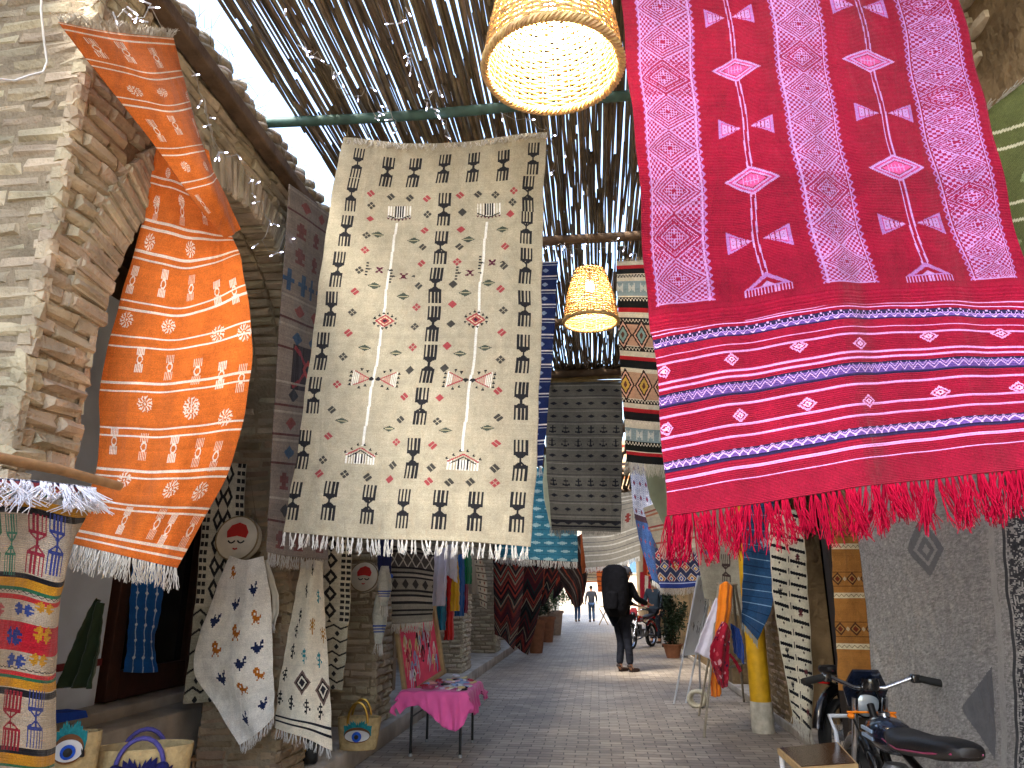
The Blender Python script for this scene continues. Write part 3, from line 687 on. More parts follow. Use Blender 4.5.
for X, Y, in [(388, 128), (716, 138)]:                      # hourglass pair
    x, y = B(X, Y)
    for s_ in (-1, 1):
        for k in range(8): c.rect(x+s_*(12+k*1.9)-.5, y-4-k*.9, x+s_*(12+k*1.9)+.5, y+4+k*.9, WT if k > 3 else 'C98A80')
        c.line(x+s_*6, y, x+s_*24, y-9, 1.5, RD); c.line(x+s_*6, y, x+s_*24, y+9, 1.5, RD)
        for k in (-8, -3, 3, 8): c.tri(x+s_*28, y+k-2, 4, 4, K, 1)
        for k in (10, 17): c.tri(x+s_*k, y-3-k*.35, 4, 4, K, -1); c.tri(x+s_*k, y+3+k*.35, 4, 4, K, 1)
        c.dia(x+s_*4, y, 4, 3, K)
for X, Y in [(333, 395), (690, 420)]:                       # little houses
    x, y = B(X, Y)
    for k in range(-5, 6): c.rect(x+k*3.2-.8, y-3, x+k*3.2+.8, y+9, WT)
    c.line(x-17, y-1, x, y-10, 1.6, RD); c.line(x+17, y-1, x, y-10, 1.6, RD); c.line(x-14, y+1, x, y-7, 1.2, K); c.line(x+14, y+1, x, y-7, 1.2, K)
    for k in (-3, -1, 1, 3): c.rect(x+k*1.7-.7, y-3, x+k*1.7+.7, y+8, K)
    for k, h_ in ((-18, 2), (-11, 6), (-4, 11), (4, 11), (11, 6), (18, 2)): c.tri(x+k, y-h_-5, 4, 4, K, 1)
c.a = c.a  # woollen ground
TWN = dict(n=50, length=.085, color='E9E6E0', bundle=7, spread=.005, r=.0026, curl=.3)
cloth('hanging_rug', 'large cream rug with rows of black combs and small red diamonds, under the green pole', 'rug', rows, c.abrash(.025, 2),
      fold=[(.022, 1.3, .3, 1), (.014, 2.6, -.2, 0), (.005, 6, .5, 0)], bottom=dict(TWN, seed=3), top=dict(n=60, length=.07, color='E8E4DC', bundle=7, spread=.008, r=.0026, down=(0, -.12, -.75), curl=.4), noise=.005, group='rugs hanging over the passage')
# ------------------------------------------------------------ 2. crimson rug
fr = [0, .02, .18, .47, .623, .87, .979, 1]
yA = 2.4
def rr(xs, ys, Ys=None):
    t = np.linspace(0, 1, len(ys)); xs = np.array(xs, float)
    if len(xs) == 2: xs = xs[0]+(xs[1]-xs[0])*np.array(fr)
    f = (xs-xs[0])/(xs[-1]-xs[0]); yy = np.interp(f, t, ys); Y_ = np.interp(f, np.linspace(0, 1, 5), [2.42, 2.4, 2.36, 2.38, 2.34])
    return [(x, y, Q) for x, y, Q in zip(xs, yy, Y_)]
rows = [rr([608, 619, 668, 728, 777, 840, 888, 896], [-150, -150]),
        rr([621, 634, 691, 766, 819, 896, 951, 958], [0, 0]),
        rr([636, 646, 703, 790, 845, 927, 985, 993], [150, 146, 140]),
        rr([649, 657, 717, 826, 884, 977, 1018, 1028], [314, 302, 290, 284, 287]),
        rr([653, 1033], [343, 325, 315, 308, 317]),
        rr([665, 1062], [468, 449, 434, 420, 418]),
        rr([668, 1074], [516, 502, 486, 474, 466])]
W, Hh = 420, 784; RB = '800A2A'; c = Cv(W, Hh, RB); l = Loc(rows, W, Hh); LIL = 'A97FBA'; LIL2 = '9A66A8'
Z = lambda X, Y: l(620+X/2.535, Y/2.535)
Q2 = lambda X, Y: l(630+X/2.599, 280+Y/2.599)
v_end = l(680, 300)[1]
for (a, b) in ((634, 691), (766, 819), (896, 951)):
    u0 = l(a, 2)[0]; u1 = l(b, 2)[0]; w_ = u1-u0; cx = (u0+u1)/2
    inner = (c.X > u0+5) & (c.X < u1-5) & (c.Y < v_end)
    per = w_*.62; x = np.abs(c.X-cx)/(w_/2-4); y = np.abs(((c.Y/per) % 1)*2-1); d = x+y     # nested diamonds
    d2 = x+(1-y)
    lil = ((d < 1) & ((d*6) % 1.0 < .43)) | ((d >= 1) & (((c.X.astype(int)//3+c.Y.astype(int)//3) % 2 == 0) & (d > 1.16))) | ((d >= 1) & (d < 1.12))
    core = (d < .42); lil[core] = (((c.X-cx).astype(int) % 3 == 0) | ((c.Y.astype(int)) % 3 == 0))[core]; lil[(d < .12)] = False
    row = (c.Y/per).astype(int); lil[inner & (row % 4 == 3) & (d > .6) & ((d*9) % 1 < .4)] = False
    c.a[inner] = hx('84123E'); c.a[inner & lil] = hx(LIL)
    for e in (u0, u1):
        zz = (np.abs(((c.Y/8) % 1)*2-1))*4.6*(1 if e == u0 else -1)
        c.m((np.abs(c.X-e-zz*.8) < 1.1) & (c.Y < v_end+3), LIL2)
        c.m((np.abs(c.X-(e+(4 if e == u0 else -4))) < .8) & (c.Y < v_end+3), LIL)
    c.rect(u0+2, v_end, u1-2, v_end+1.5, LIL)
def bow(p, s=1):
    x, y = p
    for q_ in (-1, 1):
        for (w_, o, col) in ((21, 29, LIL2), (14, 25, 'A83068'), (11, 24, LIL)):
            c.tri(x+q_*5, y, w_*1.15, o, col, 'r' if q_ > 0 else 'l')
        for k in (12, 17, 22): c.rect(x+q_*k-.7, y-k*.25, x+q_*k+.7, y+k*.25, RB)
        for k in range(14, 28, 4):
            for m_ in (-2, 2): c.rect(x+q_*k-.7, y+m_-.7, x+q_*k+.7, y+m_+.7, RB)
def eye(p, rx=32, ry=15):
    x, y = p
    for i, s_ in enumerate((1, .84, .72, .58)): c.dia(x, y, rx*s_, ry*s_, (LIL, 'A83068', LIL, RB)[i])
    c.dia(x, y, rx*.5, ry*.5, 'C04A86')
    for k in (-9, -5, -1, 3, 7): c.rect(x+k-.7, y-4, x+k+.7, y+4, LIL)
    c.rect(x-8, y-.6, x+8, y+.6, LIL)
for col in ([(268, 0), (298, 178), (317, 310), (330, 455), (352, 600), (372, 705)], [(597, 0), (636, 152), (668, 288), (703, 422), (745, 565), (783, 680)]):
    pts = [Z(*q_) for q_ in col]
    pts = [(pts[0][0]-3, 0)]+pts
    for (x0, y0), (x1, y1) in zip(pts[:-1], pts[1:]):
        for o in (-2.3, 2.3): c.line(x0+o, y0, x1+o, y1, 1.5, LIL)
for p in [(272, 45), (317, 318), (356, 603)]+[(602, 22), (670, 285), (745, 565)]: bow(Z(*p))
for p in [(296, 178), (330, 455)]+[(636, 153), (703, 422)]: eye(Z(*p))
for p in [(378, 722), (786, 697)]:
    x, y = Z(*p); c.tri(x, y-19, 44, 19, LIL2, 1); c.tri(x, y-13, 28, 11, RB, 1); c.tri(x, y-8, 14, 7, LIL, 1)
    for k in range(-7, 8): c.rect(x+k*3.1-.6, y, x+k*3.1+.6, y+10, LIL)
def vband(Y0): return Q2(75, Y0)[1]
for yy in (128, 143, 198, 218, 265, 285, 335, 354, 412, 440, 522, 551):
    v = vband(yy); jit = 0*c.X
    c.m(np.abs(c.Y-v) < .8, 'CC8CC6')
for yy in (168, 314, 484):
    v = vband(yy); c.rect(0, v-5.2, W, v+5.2, '1E1A40'); c.rect(0, v-3.2, W, v+3.2, '5A4088')
    c.zig(v, 2.6, 10, 1.5, 'CCA8DC'); c.zig(v-3, 2, 10, .8, 'B090C8')
for (X, Y) in [(85, 238), (262, 200), (437, 168), (592, 168), (778, 145), (960, 140), (105, 387), (293, 346), (467, 319), (625, 316), (812, 288), (1015, 283)]:
    x, y = Q2(X, Y); c.dia(x, y, 9, 6, 'CE90C8'); c.dia(x, y, 6.5, 4, RB); c.dia(x, y, 4.5, 2.6, 'D8A8DC'); c.dia(x, y, 1.5, 1.2, RB)
cloth('hanging_rug', 'large crimson rug with lilac lace bands and long red fringe, hanging at upper right', 'rug', rows, c.abrash(.05, 4),
      fold=[(.02, 1.6, .25, 2), (.012, 3.3, -.3, 0), (.006, 7, .8, 1)], bottom=dict(n=84, length=.145, color='8C082A', bundle=12, spread=.007, r=.0024, curl=.35, seed=5, lenvar=.25), noise=.006, group='rugs hanging over the passage')
# ------------------------------------------------------------ 3. orange rug, twisted on itself
OR = 'D86E2A'; OW = 'F3DCC8'
def flower(c, x, y, s=1., col=OW):
    for k in range(10):
        an = k*math.pi/5+.31; ca, sa = math.cos(an), math.sin(an)*.72
        c.line(x+ca*4*s, y+sa*4*s, x+ca*12*s, y+sa*12*s, 1.5, col); c.line(x+ca*8*s, y+sa*8*s, x+math.cos(an+.3)*13*s, y+math.sin(an+.3)*9.5*s, 1.4, col)
    c.dia(x, y, 2.4*s, 2*s, col)
def hour(c, x, y, s=1., col=OW):
    for q_ in (-1, 1):
        for k in range(5): c.rect(x-7*s+k*3*s, y+q_*10.5*s-5*s, x-7*s+k*3*s+1.6, y+q_*10.5*s+5*s, col)
        c.rect(x-3*s, y+q_*5*s-1, x+3*s, y+q_*5*s+1, col)
    c.m((np.abs(np.hypot(c.X-x, c.Y-y)-4.5*s) < .9), col)
rowsL = [[(158, 128, 3.02), (180, 135, 3.08), (208, 150, 3.12)],
         [(150, 195, 3.02), (188, 205, 3.08), (226, 222, 3.14)],
         [(128, 280, 3.02), (187, 288, 3.04), (243, 268, 3.18)],
         [(103, 372, 3.02), (177, 372, 2.98), (252, 362, 3.2)],
         [(97, 462, 3.0), (165, 465, 2.94), (232, 462, 3.16)],
         [(69, 543, 2.95), (125, 556, 2.92), (178, 568, 3.1)]]
W, Hh = 255, 500; c = Cv(W, Hh, OR); l = Loc(rowsL, W, Hh)
O1 = lambda X, Y: l(X/3.657, 200+Y/3.657)
O2 = lambda X, Y: l(X/3.657, 400+Y/3.657)
O0 = lambda X, Y: l(X/3.657, Y/3.657)
for f_, X, ys in ((O0, 690, (585, 690, 715)), (O1, 640, (104, 128, 219, 245, 392, 418, 505, 540, 664, 695)), (O2, 640, (100, 130, 262, 290, 395, 418, 545, 575))):
    for yy in ys:
        v = f_(X, yy)[1]; c.m(np.abs(c.Y-v) < 1.15, OW)
for f_, pts in ((O0, [(620, 640), (575, 745), (665, 740)]),):
    for p in pts: flower(c, *f_(*p), .8)
for p in [(550, 160), (697, 180), (465, 440), (612, 458), (797, 487), (893, 490), (530, 740), (700, 750)]: flower(c, *O1(*p))
for p in [(700, 42), (825, 68), (445, 290), (625, 325), (735, 340)]: flower(c, *O2(*p))
for p in [(575, 40), (665, 45), (745, 50), (490, 300), (600, 312), (700, 325), (797, 335), (860, 335), (510, 580), (612, 605), (717, 625), (808, 640), (885, 655)]: hour(c, *O1(*p))
for p in [(415, 150), (520, 165), (633, 180), (725, 195), (790, 210), (450, 435), (578, 455), (620, 475), (700, 480)]: hour(c, *O2(*p))
orange = cloth('hanging_rug', 'orange rug with white hourglass motifs, twisted on itself in front of the near arch', 'rug', rowsL, c.abrash(.04, 6),
      fold=[(.02, .9, .6, 0), (.008, 3, .5, 1)], bottom=dict(n=34, length=.1, color='DCD6CC', bundle=7, spread=.007, r=.0022, seed=8), noise=.004, group='rugs hanging on the left arcade')
rowsU = [[(57, 22, 2.15), (90, 29, 2.3), (125, 34, 2.5), (173, 38, 2.75)],
         [(95, 73, 2.35), (130, 80, 2.5), (158, 86, 2.62), (184, 82, 2.85)],
         [(158, 150, 2.66), (178, 150, 2.7), (192, 148, 2.76), (204, 146, 2.9)],
         [(198, 204, 2.8), (209, 200, 2.84), (217, 197, 2.88), (223, 190, 3.0)],
         [(226, 238, 3.0), (230, 236, 3.03), (234, 234, 3.06), (239, 230, 3.12)]]
W, Hh = 195, 360; c = Cv(W, Hh, OR); l = Loc(rowsU, W, Hh); O0 = lambda X, Y: l(X/3.657, Y/3.657)
for yy in ((450, 130), (450, 150), (600, 268), (600, 290), (600, 385), (600, 405), (690, 535), (690, 562), (740, 655), (740, 680)):
    v = O0(*yy)[1]; c.m(np.abs(c.Y-v) < 1.2, OW)
for p in [(345, 180), (455, 195), (565, 215), (575, 480), (645, 460), (715, 470), (750, 745)]: hour(c, *O0(*p), 1.1)
for p in [(490, 335), (595, 340), (685, 350), (690, 610), (750, 610)]: flower(c, *O0(*p), 1.)
up = cloth('turned_over_corner', None, None, rowsU, c.abrash(.04, 7), fold=[(.012, 1.2, .8, 0)],
      top=dict(n=44, length=.075, color='B4AC9E', bundle=8, spread=.014, r=.0016, down=(.15, -.35, .45), curl=.9, seed=4), noise=.003, parent=orange)
# ------------------------------------------------------------ 4. striped rug over the rod at the near left
rows = [[(-40, 476, 1.8), (20, 480, 2.1), (60, 484, 2.28), (99, 488, 2.5)],
        [(-40, 508, 1.78), (20, 510, 2.07), (64, 520, 2.24), (87, 520, 2.45)],
        [(-40, 572, 1.78), (18, 575, 2.06), (60, 584, 2.2), (66, 560, 2.4)],
        [(-40, 640, 1.78), (15, 643, 2.06), (54, 650, 2.2), (58, 645, 2.38)],
        [(-40, 800, 1.78), (8, 800, 2.05), (40, 803, 2.2), (44, 800, 2.36)]]
W, Hh = 150, 300; c = Cv(W, Hh, 'CFC4B2'); l = Loc(rows, W, Hh); yv = lambda y: l(20, y)[1]
def bd(y0, y1, col): c.rect(0, yv(y0), W, yv(y1)+.5, col)
bd(470, 482, '25305A'); bd(482, 486, 'A82A34'); bd(486, 490, 'D08A34'); bd(499, 508, 'E0A22A'); bd(508, 513, '1C1C22')
bd(573, 579, '1C1C22'); bd(579, 588, 'E0A22A'); bd(588, 590, '2F7A5A'); bd(595, 599, 'D0353A'); bd(621, 650, 'CF2438')
bd(670, 674, 'D0353A'); bd(674, 677, '2F7A5A'); bd(678, 687, 'E0A22A'); bd(688, 694, '1C1C22'); bd(746, 753, '1C1C22'); bd(754, 764, 'E0A22A'); bd(764, 766, '2F7A5A'); bd(770, 775, 'D0353A')
c.zig(yv(592), 1.4, 6, 1, '2A2A30'); c.zig(yv(668), 1.2, 6, 1, '2A2A30')
for k, (px_, col) in enumerate([(6, '2F8A78'), (38, '2F8A78'), (58, 'D0455A'), (-20, 'D0455A')]): x, y = l(px_, 494); c.dia(x, y, 9, 5, col)
for px_, col in ((-14, '2F7A5A'), (4, '3A8A72'), (31, 'A83048'), (52, '3A4A9A')): x, y = l(px_, 543); c.combs(x, y, 13, 54, col, 5, 1.6)
for px_, col in ((-14, '2F7A5A'), (18, 'A02438'), (42, '3A4A9A')): x, y = l(px_, 719); c.combs(x, y, 15, 48, col, 6, 1.6)
for px_, y_, col in ((25, 609, '3A54A8'), (-5, 609, 'C85A60'), (48, 609, 'D8A030'), (14, 636, '2A3A9A'), (47, 634, 'E0A22A'), (-12, 636, 'E0A22A'), (20, 660, '3A54A8'), (44, 660, 'D8A030'), (-8, 660, 'C85A60')):
    x, y = l(px_, y_); c.stamp('..#...#../.###.###./####.####/..#####../####.####/.###.###./..#...#..', x, y, col, 2)
c.a = c.a*.86  # all yarns darkened: the shade this rug hangs in, put into its colours
cloth('hanging_rug', 'brightly banded yellow, black and red rug over the wooden rod at the left edge', 'rug', rows, c.abrash(.04, 8),
      fold=[(.012, .8, .3, 0)], top=dict(n=34, length=.17, color='ECECF2', bundle=14, spread=.016, r=.003, down=(.4, -.45, -.5), curl=.9, seed=14, lenvar=.5), noise=.005, group='rugs hanging on the left arcade')
# ------------------------------------------------------------ 5. faded kilim behind the cream rug
rows = [[ax(288, 184, -2.04), ax(310, 200, -2.03), ax(336, 220, -2.04)],
        [ax(280, 300, -2.04), ax(303, 310, -2.0), ax(330, 320, -2.04)],
        [ax(272, 430, -2.04), ax(297, 432, -1.98), ax(326, 434, -2.03)],
        [ax(263, 552, -2.04), ax(290, 556, -1.98), ax(326, 560, -2.02)]]
W, Hh = 90, 330; c = Cv(W, Hh, '8F8278')
for k in range(13):
    v = Hh*(k+.5)/13; col = ('8E4A44', '3E5A78', '5A4A44', '3A3A40')[k % 4]
    if k in (1, 2, 10, 12): 
        for u in (.2, .5, .8): c.stamp('.##./####/####/.##./####', u*W, v, '7A4844', 3)
    elif k == 3:
        for u in range(5): c.rect(u*18+4, v-10, u*18+9, v+10, '38587A'); c.rect(u*18, v-2, u*18+13, v+2, '38587A')
    elif k == 6:
        c.rect(18, v-20, 78, v+20, '3A3034'); 
        for s_ in (0, 1): c.line(20, v-18+36*s_, 76, v+18-36*s_, 4, 'A03840')
        c.dia(48, v, 12, 9, 'B84A44'); c.dia(48, v, 5, 4, '2A2A30')
    else:
        for u in (.25, .6, .9): c.dia(u*W, v, 7, 6, col)
        c.rect(0, v-11, W, v-9, 'A99E90'); c.rect(0, v+9, W, v+11, '5E3A38')
cloth('hanging_rug', 'faded grey kilim with dull red figures behind the left edge of the cream rug', 'rug', rows, c.abrash(.06, 9),
      fold=[(.015, 1.2, .3, 0)], bottom=dict(n=30, length=.08, color='C9C4BC', bundle=5, spread=.01, r=.0022, seed=9), group='rugs hanging on the left arcade')
# ------------------------------------------------------------ small textiles on the second pier
def bwpanel(c):
    W, Hh = c.W, c.H
    for s_ in (0, 1):
        x = W*.1 if s_ == 0 else W*.9
        c.rect(x-8, 0, x+8, Hh, 'C8C2AE')
        for k in range(0, Hh, 9): c.rect(x-8, k, x+8, k+5, '2A2A2C')
        c.rect(x-1, 0, x+1, Hh, 'C8C2AE')
    for k in range(0, Hh, 26):
        c.dia(W*.38, k+13, W*.13, 13, '2A2A2C'); c.dia(W*.38, k+13, W*.06, 6, 'C8C2AE'); c.dia(W*.62, k+13, W*.13, 13, '2A2A2C'); c.dia(W*.62, k+13, W*.06, 6, 'C8C2AE')
    v = int(Hh*.62); c.rect(0, v, W, Hh, 'B9B39E')
    for k in range(v+6, Hh, 20):
        c.zig(k, 3, 26, 3, '2A2A2C'); 
        for u in (.2, .5, .8): c.dia(W*u, k+10, 5, 4, '2A2A2C')
c = Cv(90, 260, 'C8C2AE'); bwpanel(c)
cloth('hanging_rug', 'black and ivory geometric rug hanging behind the bird cloth, left of the pier', 'rug', [[(209, 462, 5.12), (246, 464, 5.08)], [(196, 590, 5.12), (240, 592, 5.08)], [(184, 704, 5.10), (236, 700, 5.06)]], c.abrash(.05, 10), group='rugs hanging on the left arcade')
c = Cv(90, 260, 'C8C2AE'); bwpanel(c)
cloth('hanging_rug', 'black and ivory rug with a diamond border, hanging behind the cloth of black birds', 'rug', [[(300, 520, 5.73), (352, 520, 5.78)], [(297, 600, 5.73), (350, 604, 5.78)], [(294, 686, 5.73), (343, 690, 5.78)]], c.abrash(.05, 11), group='rugs hanging on the left arcade')
BIRD = '..##..../.####.../.##.#.../..###..#/..######/...####./...#.#../..#...#.'
rows = [[(230, 556, 4.91), (246, 560, 4.87), (263, 556, 4.89)], [(214, 598, 4.93), (243, 602, 4.85), (270, 598, 4.89)], [(194, 664, 4.95), (236, 664, 4.85), (272, 660, 4.90)], [(216, 706, 4.93), (245, 700, 4.87), (274, 690, 4.90)], [(240, 745, 4.90), (258, 733, 4.88), (275, 716, 4.90)]]
W, Hh = 120, 220; c = Cv(W, Hh, 'ECE8DE'); l = Loc(rows, W, Hh); O = lambda X, Y: l(X/3.657, 558+Y/3.657)
for p in [(856, 52), (935, 215), (862, 272), (785, 335), (945, 425), (886, 478)]: c.stamp(BIRD, *O(*p), 'B0661E', 2.3)
for p in [(930, 112), (862, 170), (789, 227), (940, 327), (878, 383), (806, 440), (960, 535), (898, 587)]: c.stamp('......#/..#..##/..##.#./#######/.#####./..###../...#...', *O(*p), '1E2A52', 2.5)
b1 = cloth('bird_cloth', 'ivory cloth with small orange and navy birds, hung by a corner on the brick pier', 'cloth', rows, c.abrash(.02, 12), fold=[(.012, 1.5, .5, 0)],
      bottom=dict(n=18, length=.06, color='D8D6D2', bundle=5, spread=.006, r=.0018, seed=12), noise=.003, group='embroidered cloths on the brick pier')
rows = [[(302, 562, 5.08), (313, 560, 5.08), (322, 562, 5.13)], [(291, 620, 5.08), (308, 618, 5.04), (325, 618, 5.13)], [(278, 690, 5.06), (306, 692, 5.00), (330, 690, 5.12)], [(275, 728, 5.05), (304, 738, 4.98), (333, 750, 5.08)]]
W, Hh = 110, 220; c = Cv(W, Hh, 'D9D0BC'); l = Loc(rows, W, Hh); O = lambda X, Y: l(170+X/3.368, 540+Y/3.368)
SB = '...#.../..###../.#.#.../..###../...#.#./..##.../...#...'
for p in [(482, 98), (462, 170), (440, 255), (428, 305), (413, 375), (388, 455), (370, 535), (408, 550), (458, 565), (505, 580)]: c.stamp(SB, *O(*p), '1E1E22', 2.6)
for p in [(498, 190), (452, 390), (500, 405)]: c.stamp(SB, *O(*p), '2E7C86', 2.6)
for p in [(480, 290), (515, 320)]: c.stamp('..#../#.#.#/.###./#.#.#/.###./#.#.#/..#../..#..', *O(*p), 'A0702E', 2.6)
for p in [(445, 480), (515, 503)]: x, y = O(*p); c.dia(x, y, 18, 16, '6A5650'); c.dia(x, y, 14, 12, '221E1C'); c.dia(x, y, 10, 9, 'D8D0C0'); c.dia(x, y, 7, 6, '22222A')
for a, b in ((605, 10), (625, 10)): x, y = O(430, a); c.rect(0, y, W, y+3, '1E1E26')
cloth('bird_cloth', 'beige cloth with black birds and two dark diamonds, hung right of the orange bird cloth', 'cloth', rows, c.abrash(.02, 13), fold=[(.012, 1.5, .5, 2)],
      bottom=dict(n=18, length=.06, color='D8D6D2', bundle=5, spread=.006, r=.0018, seed=13), noise=.003, group='embroidered cloths on the brick pier')
cloth('scarf', 'narrow white fringed cloth tucked behind the bird cloth below the painted drum', 'cloth', [[(264, 560, 4.98), (268, 560, 4.98)], [(272, 600, 4.98), (279, 600, 4.98)], [(270, 622, 4.98), (276, 626, 4.98)]], color='CFCABC', nu=6, nv=16,
      bottom=dict(n=8, length=.05, color='D8D6D2', bundle=4, spread=.006, r=.0018, seed=13))
# painted hand drums
def drum(px_, py_, Y_, r, label):
    C = at(px_, py_, Y_); e = empty('hand_drum', C, label, 'drum', 'painted drums on the piers')
    ax = frame((0, -1, .12)); A_ = np.stack([ax[:, 1], ax[:, 2], ax[:, 0]], 1)
    q = MB(C); q.lathe(C, [(0, .035), (r*.96, .036), (r, .03), (r*1.02, 0), (r, -.03), (0, -.03)], 32, A_); q.build('body', mat('drum_hide', 'D4CAB4', .7, 0, .12, 12, .2), e, smooth=True, angle=60)
    u, v, w_ = A_[:, 0], A_[:, 1], A_[:, 2]
    q = MB(C); q.tube([C+A_@np.array([r*.985*math.cos(t), r*.985*math.sin(t), .033]) for t in np.linspace(0, 2*math.pi, 33)], .006, 6, cap=False); q.build('stitched_rim', mat('drum_lacing', '8A7654', .8), e, smooth=True)
    # red hat of the painted face
    u = -u if u[0] < 0 else u; v = v if v[2] > 0 else -v
    pl = [(-.46, .02), (-.5, .3), (-.3, .58), (.05, .7), (.36, .58), (.52, .26), (.44, .0), (.0, .1)]
    q = MB(C); q.prism([(a*r, b*r) for a, b in pl], C+w_*.036, u, v, w_, .003); q.build('painted_cap', mat('red_paint', 'B8241C', .6), e)
    for s_ in (-1, 1):
        q = MB(C); q.tube([C+w_*.038+u*r*(s_*.22+t*.16)+v*r*(-.12-.1*(1-t*t)) for t in (-1, -.5, 0, .5, 1)], .0055, 6); q.build('painted_lash', mat('black_paint', '141414', .6), e)
    q = MB(C); q.tube([C+w_*.038+u*r*(t*.1)+v*r*(-.46-.04*(1-t*t)) for t in (-1, 0, 1)], .006, 6); q.build('painted_mouth', mat('red_paint', 'B8241C', .6), e)
    q = MB(C); top = C+np.array([.01, .05, r*2.9]); q.tube([C+u*r*.8+v*r*.5, top, C-u*r*.8+v*r*.5], .0025, 5); q.build('cord', mat('drab_cord', '7A6A50', .9), e)
drum(239, 539, 5.08, .16, 'round hide drum with a painted face and red cap, above the orange bird cloth')
drum(365, 577, 7.2, .145, 'small painted hide drum with a red cap, left of the white tassels')
# ------------------------------------------------------------ textiles over the passage, farther back
# dark blue striped rug beside the cream one
c = Cv(60, 300, '1E2E66')
for k in range(0, 300, 22):
    c.rect(0, k, 60, k+1.6, 'D8DCE8'); c.rect(0, k+5, 60, k+6.4, 'B8C4DC')
    for u in (12, 30, 48): c.dia(u, k+14, 4, 3.5, '8FA4CC')
cloth('hanging_rug', 'dark blue rug with thin white stripes behind the right edge of the cream rug', 'rug', [[(500, 268, 5.95), (530, 264, 5.95), (558, 261, 5.95)], [(496, 350, 5.95), (526, 350, 5.95), (553, 350, 5.95)], [(494, 470, 5.92), (520, 468, 5.92), (543, 466, 5.92)]], c.abrash(.04, 20),
      bottom=dict(n=20, length=.09, color='C9C8CC', bundle=4, spread=.01, r=.0022, seed=21), group='rugs hanging over the passage')
# grey rug with rows of anchors
W, Hh = 110, 230; c = Cv(W, Hh, '6A675F')
rg = np.random.default_rng(4)
for k, v in enumerate(np.linspace(.06, .95, 11)):
    y = v*Hh; c.rect(0, y-9, W, y-8, '8C8880'); c.rect(0, y+8, W, y+9, '3A3A3C')
    for u in np.linspace(.08, .92, 6):
        if k in (3, 4, 7): c.stamp('...#.../...#.../.#####./...#.../...#.../#..#..#/#######/..###..', u*W, y, '22242A', 1.5)
        else: c.dia(u*W, y, 5.5, 2.8, '26282E')
c.rect(0, 0, W, 4, '4A4844'); c.rect(0, Hh-16, W, Hh-12, '26262A'); c.rect(0, Hh-8, W, Hh-5, '26262A')
cloth('hanging_rug', 'dark grey rug with rows of black lozenges and anchors under the farther wicker lamp', 'rug', [[(549, 383, 10), (585, 382, 10), (623, 382, 10)], [(546, 455, 10), (584, 456, 10), (622, 456, 10)], [(552, 530, 9.95), (585, 531, 9.95), (621, 532, 9.95)]], c.abrash(.05, 21),
      fold=[(.02, 1.4, .3, 1)], bottom=dict(n=40, length=.05, color='8C8478', bundle=4, spread=.01, r=.003, seed=22), group='rugs hanging over the passage')
cloth('scarf', 'pale green fringed cloth showing left of the dark grey anchor rug', 'cloth', [[(545, 455, 10.1), (552, 455, 10.1)], [(543, 490, 10.1), (556, 500, 10.1)], [(550, 526, 10.1), (562, 530, 10.1)]], color='A9B09A', nu=6, nv=20, bottom=dict(n=8, length=.12, color='B9B4A4', bundle=4, spread=.012, r=.003, seed=7))
# black, red and white banded kilim
W, Hh = 90, 260; c = Cv(W, Hh, 'C9C4B4'); l = Loc([[(617, 262, 5.9), (660, 262, 5.9)], [(627, 462, 5.9), (672, 466, 5.9)]], W, Hh)
yv = lambda Yz: l(630, 220+Yz/2.2615)[1]
def bd(a, b, col): c.rect(0, yv(a), W, yv(b)+.5, col)
for a, b, col in ((104, 112, 'A32028'), (112, 124, '16181A'), (126, 132, '2A2A2A'), (140, 172, '7F949C'), (176, 186, '202020'), (186, 200, '151817'), (200, 208, 'A32028'), (222, 236, '202326'), (238, 284, 'B4907C'), (286, 296, '1A1A1A'), (310, 318, 'A32028'), (318, 334, '16181A'), (344, 402, 'B0907A'), (404, 412, '1A1A1A'), (424, 434, 'A32028'), (434, 452, '1B1B1E'), (470, 500, '7F949C'), (500, 520, '141816'), (524, 530, 'A32028'), (531, 548, '16181A')): bd(a, b, col)
for yy in (129, 181, 229, 291, 408, 455, 505): c.zig(yv(yy), 2, 6, 1.3, 'D8D2C4')
for yy in (156, 485):
    for u in range(0, 100, 22): c.stamp('#...#/##.##/#####/##.##/#...#', u+6, yv(yy), 'B9C0BE', 2.4)
for yy, col in ((261, '7A9A9A'), (373, 'B89A4A')):
    y = yv(yy)
    for u in range(8, 100, 34):
        for s_, cc in ((1, '2A1E1E'), (.82, 'C9A090'), (.66, '2A1E1E'), (.5, col), (.22, '5A3A30')): c.dia(u, y, 17*s_, 26*s_*.8, cc)
cloth('hanging_rug', 'kilim in black, red and white bands with stepped diamonds, hanging left of the crimson rug', 'rug', [[(616, 262, 5.9), (640, 261, 5.9), (664, 262, 5.9)], [(620, 360, 5.9), (645, 362, 5.88), (668, 364, 5.9)], [(627, 462, 5.88), (650, 464, 5.86), (672, 466, 5.9)]], c.abrash(.04, 22),
      bottom=dict(n=30, length=.1, color='C4C2B8', bundle=4, spread=.012, r=.0026, seed=23), top=dict(n=24, length=.06, color='B8B2A4', bundle=4, spread=.01, r=.0024, down=(0, -.4, .3)), group='rugs hanging over the passage')
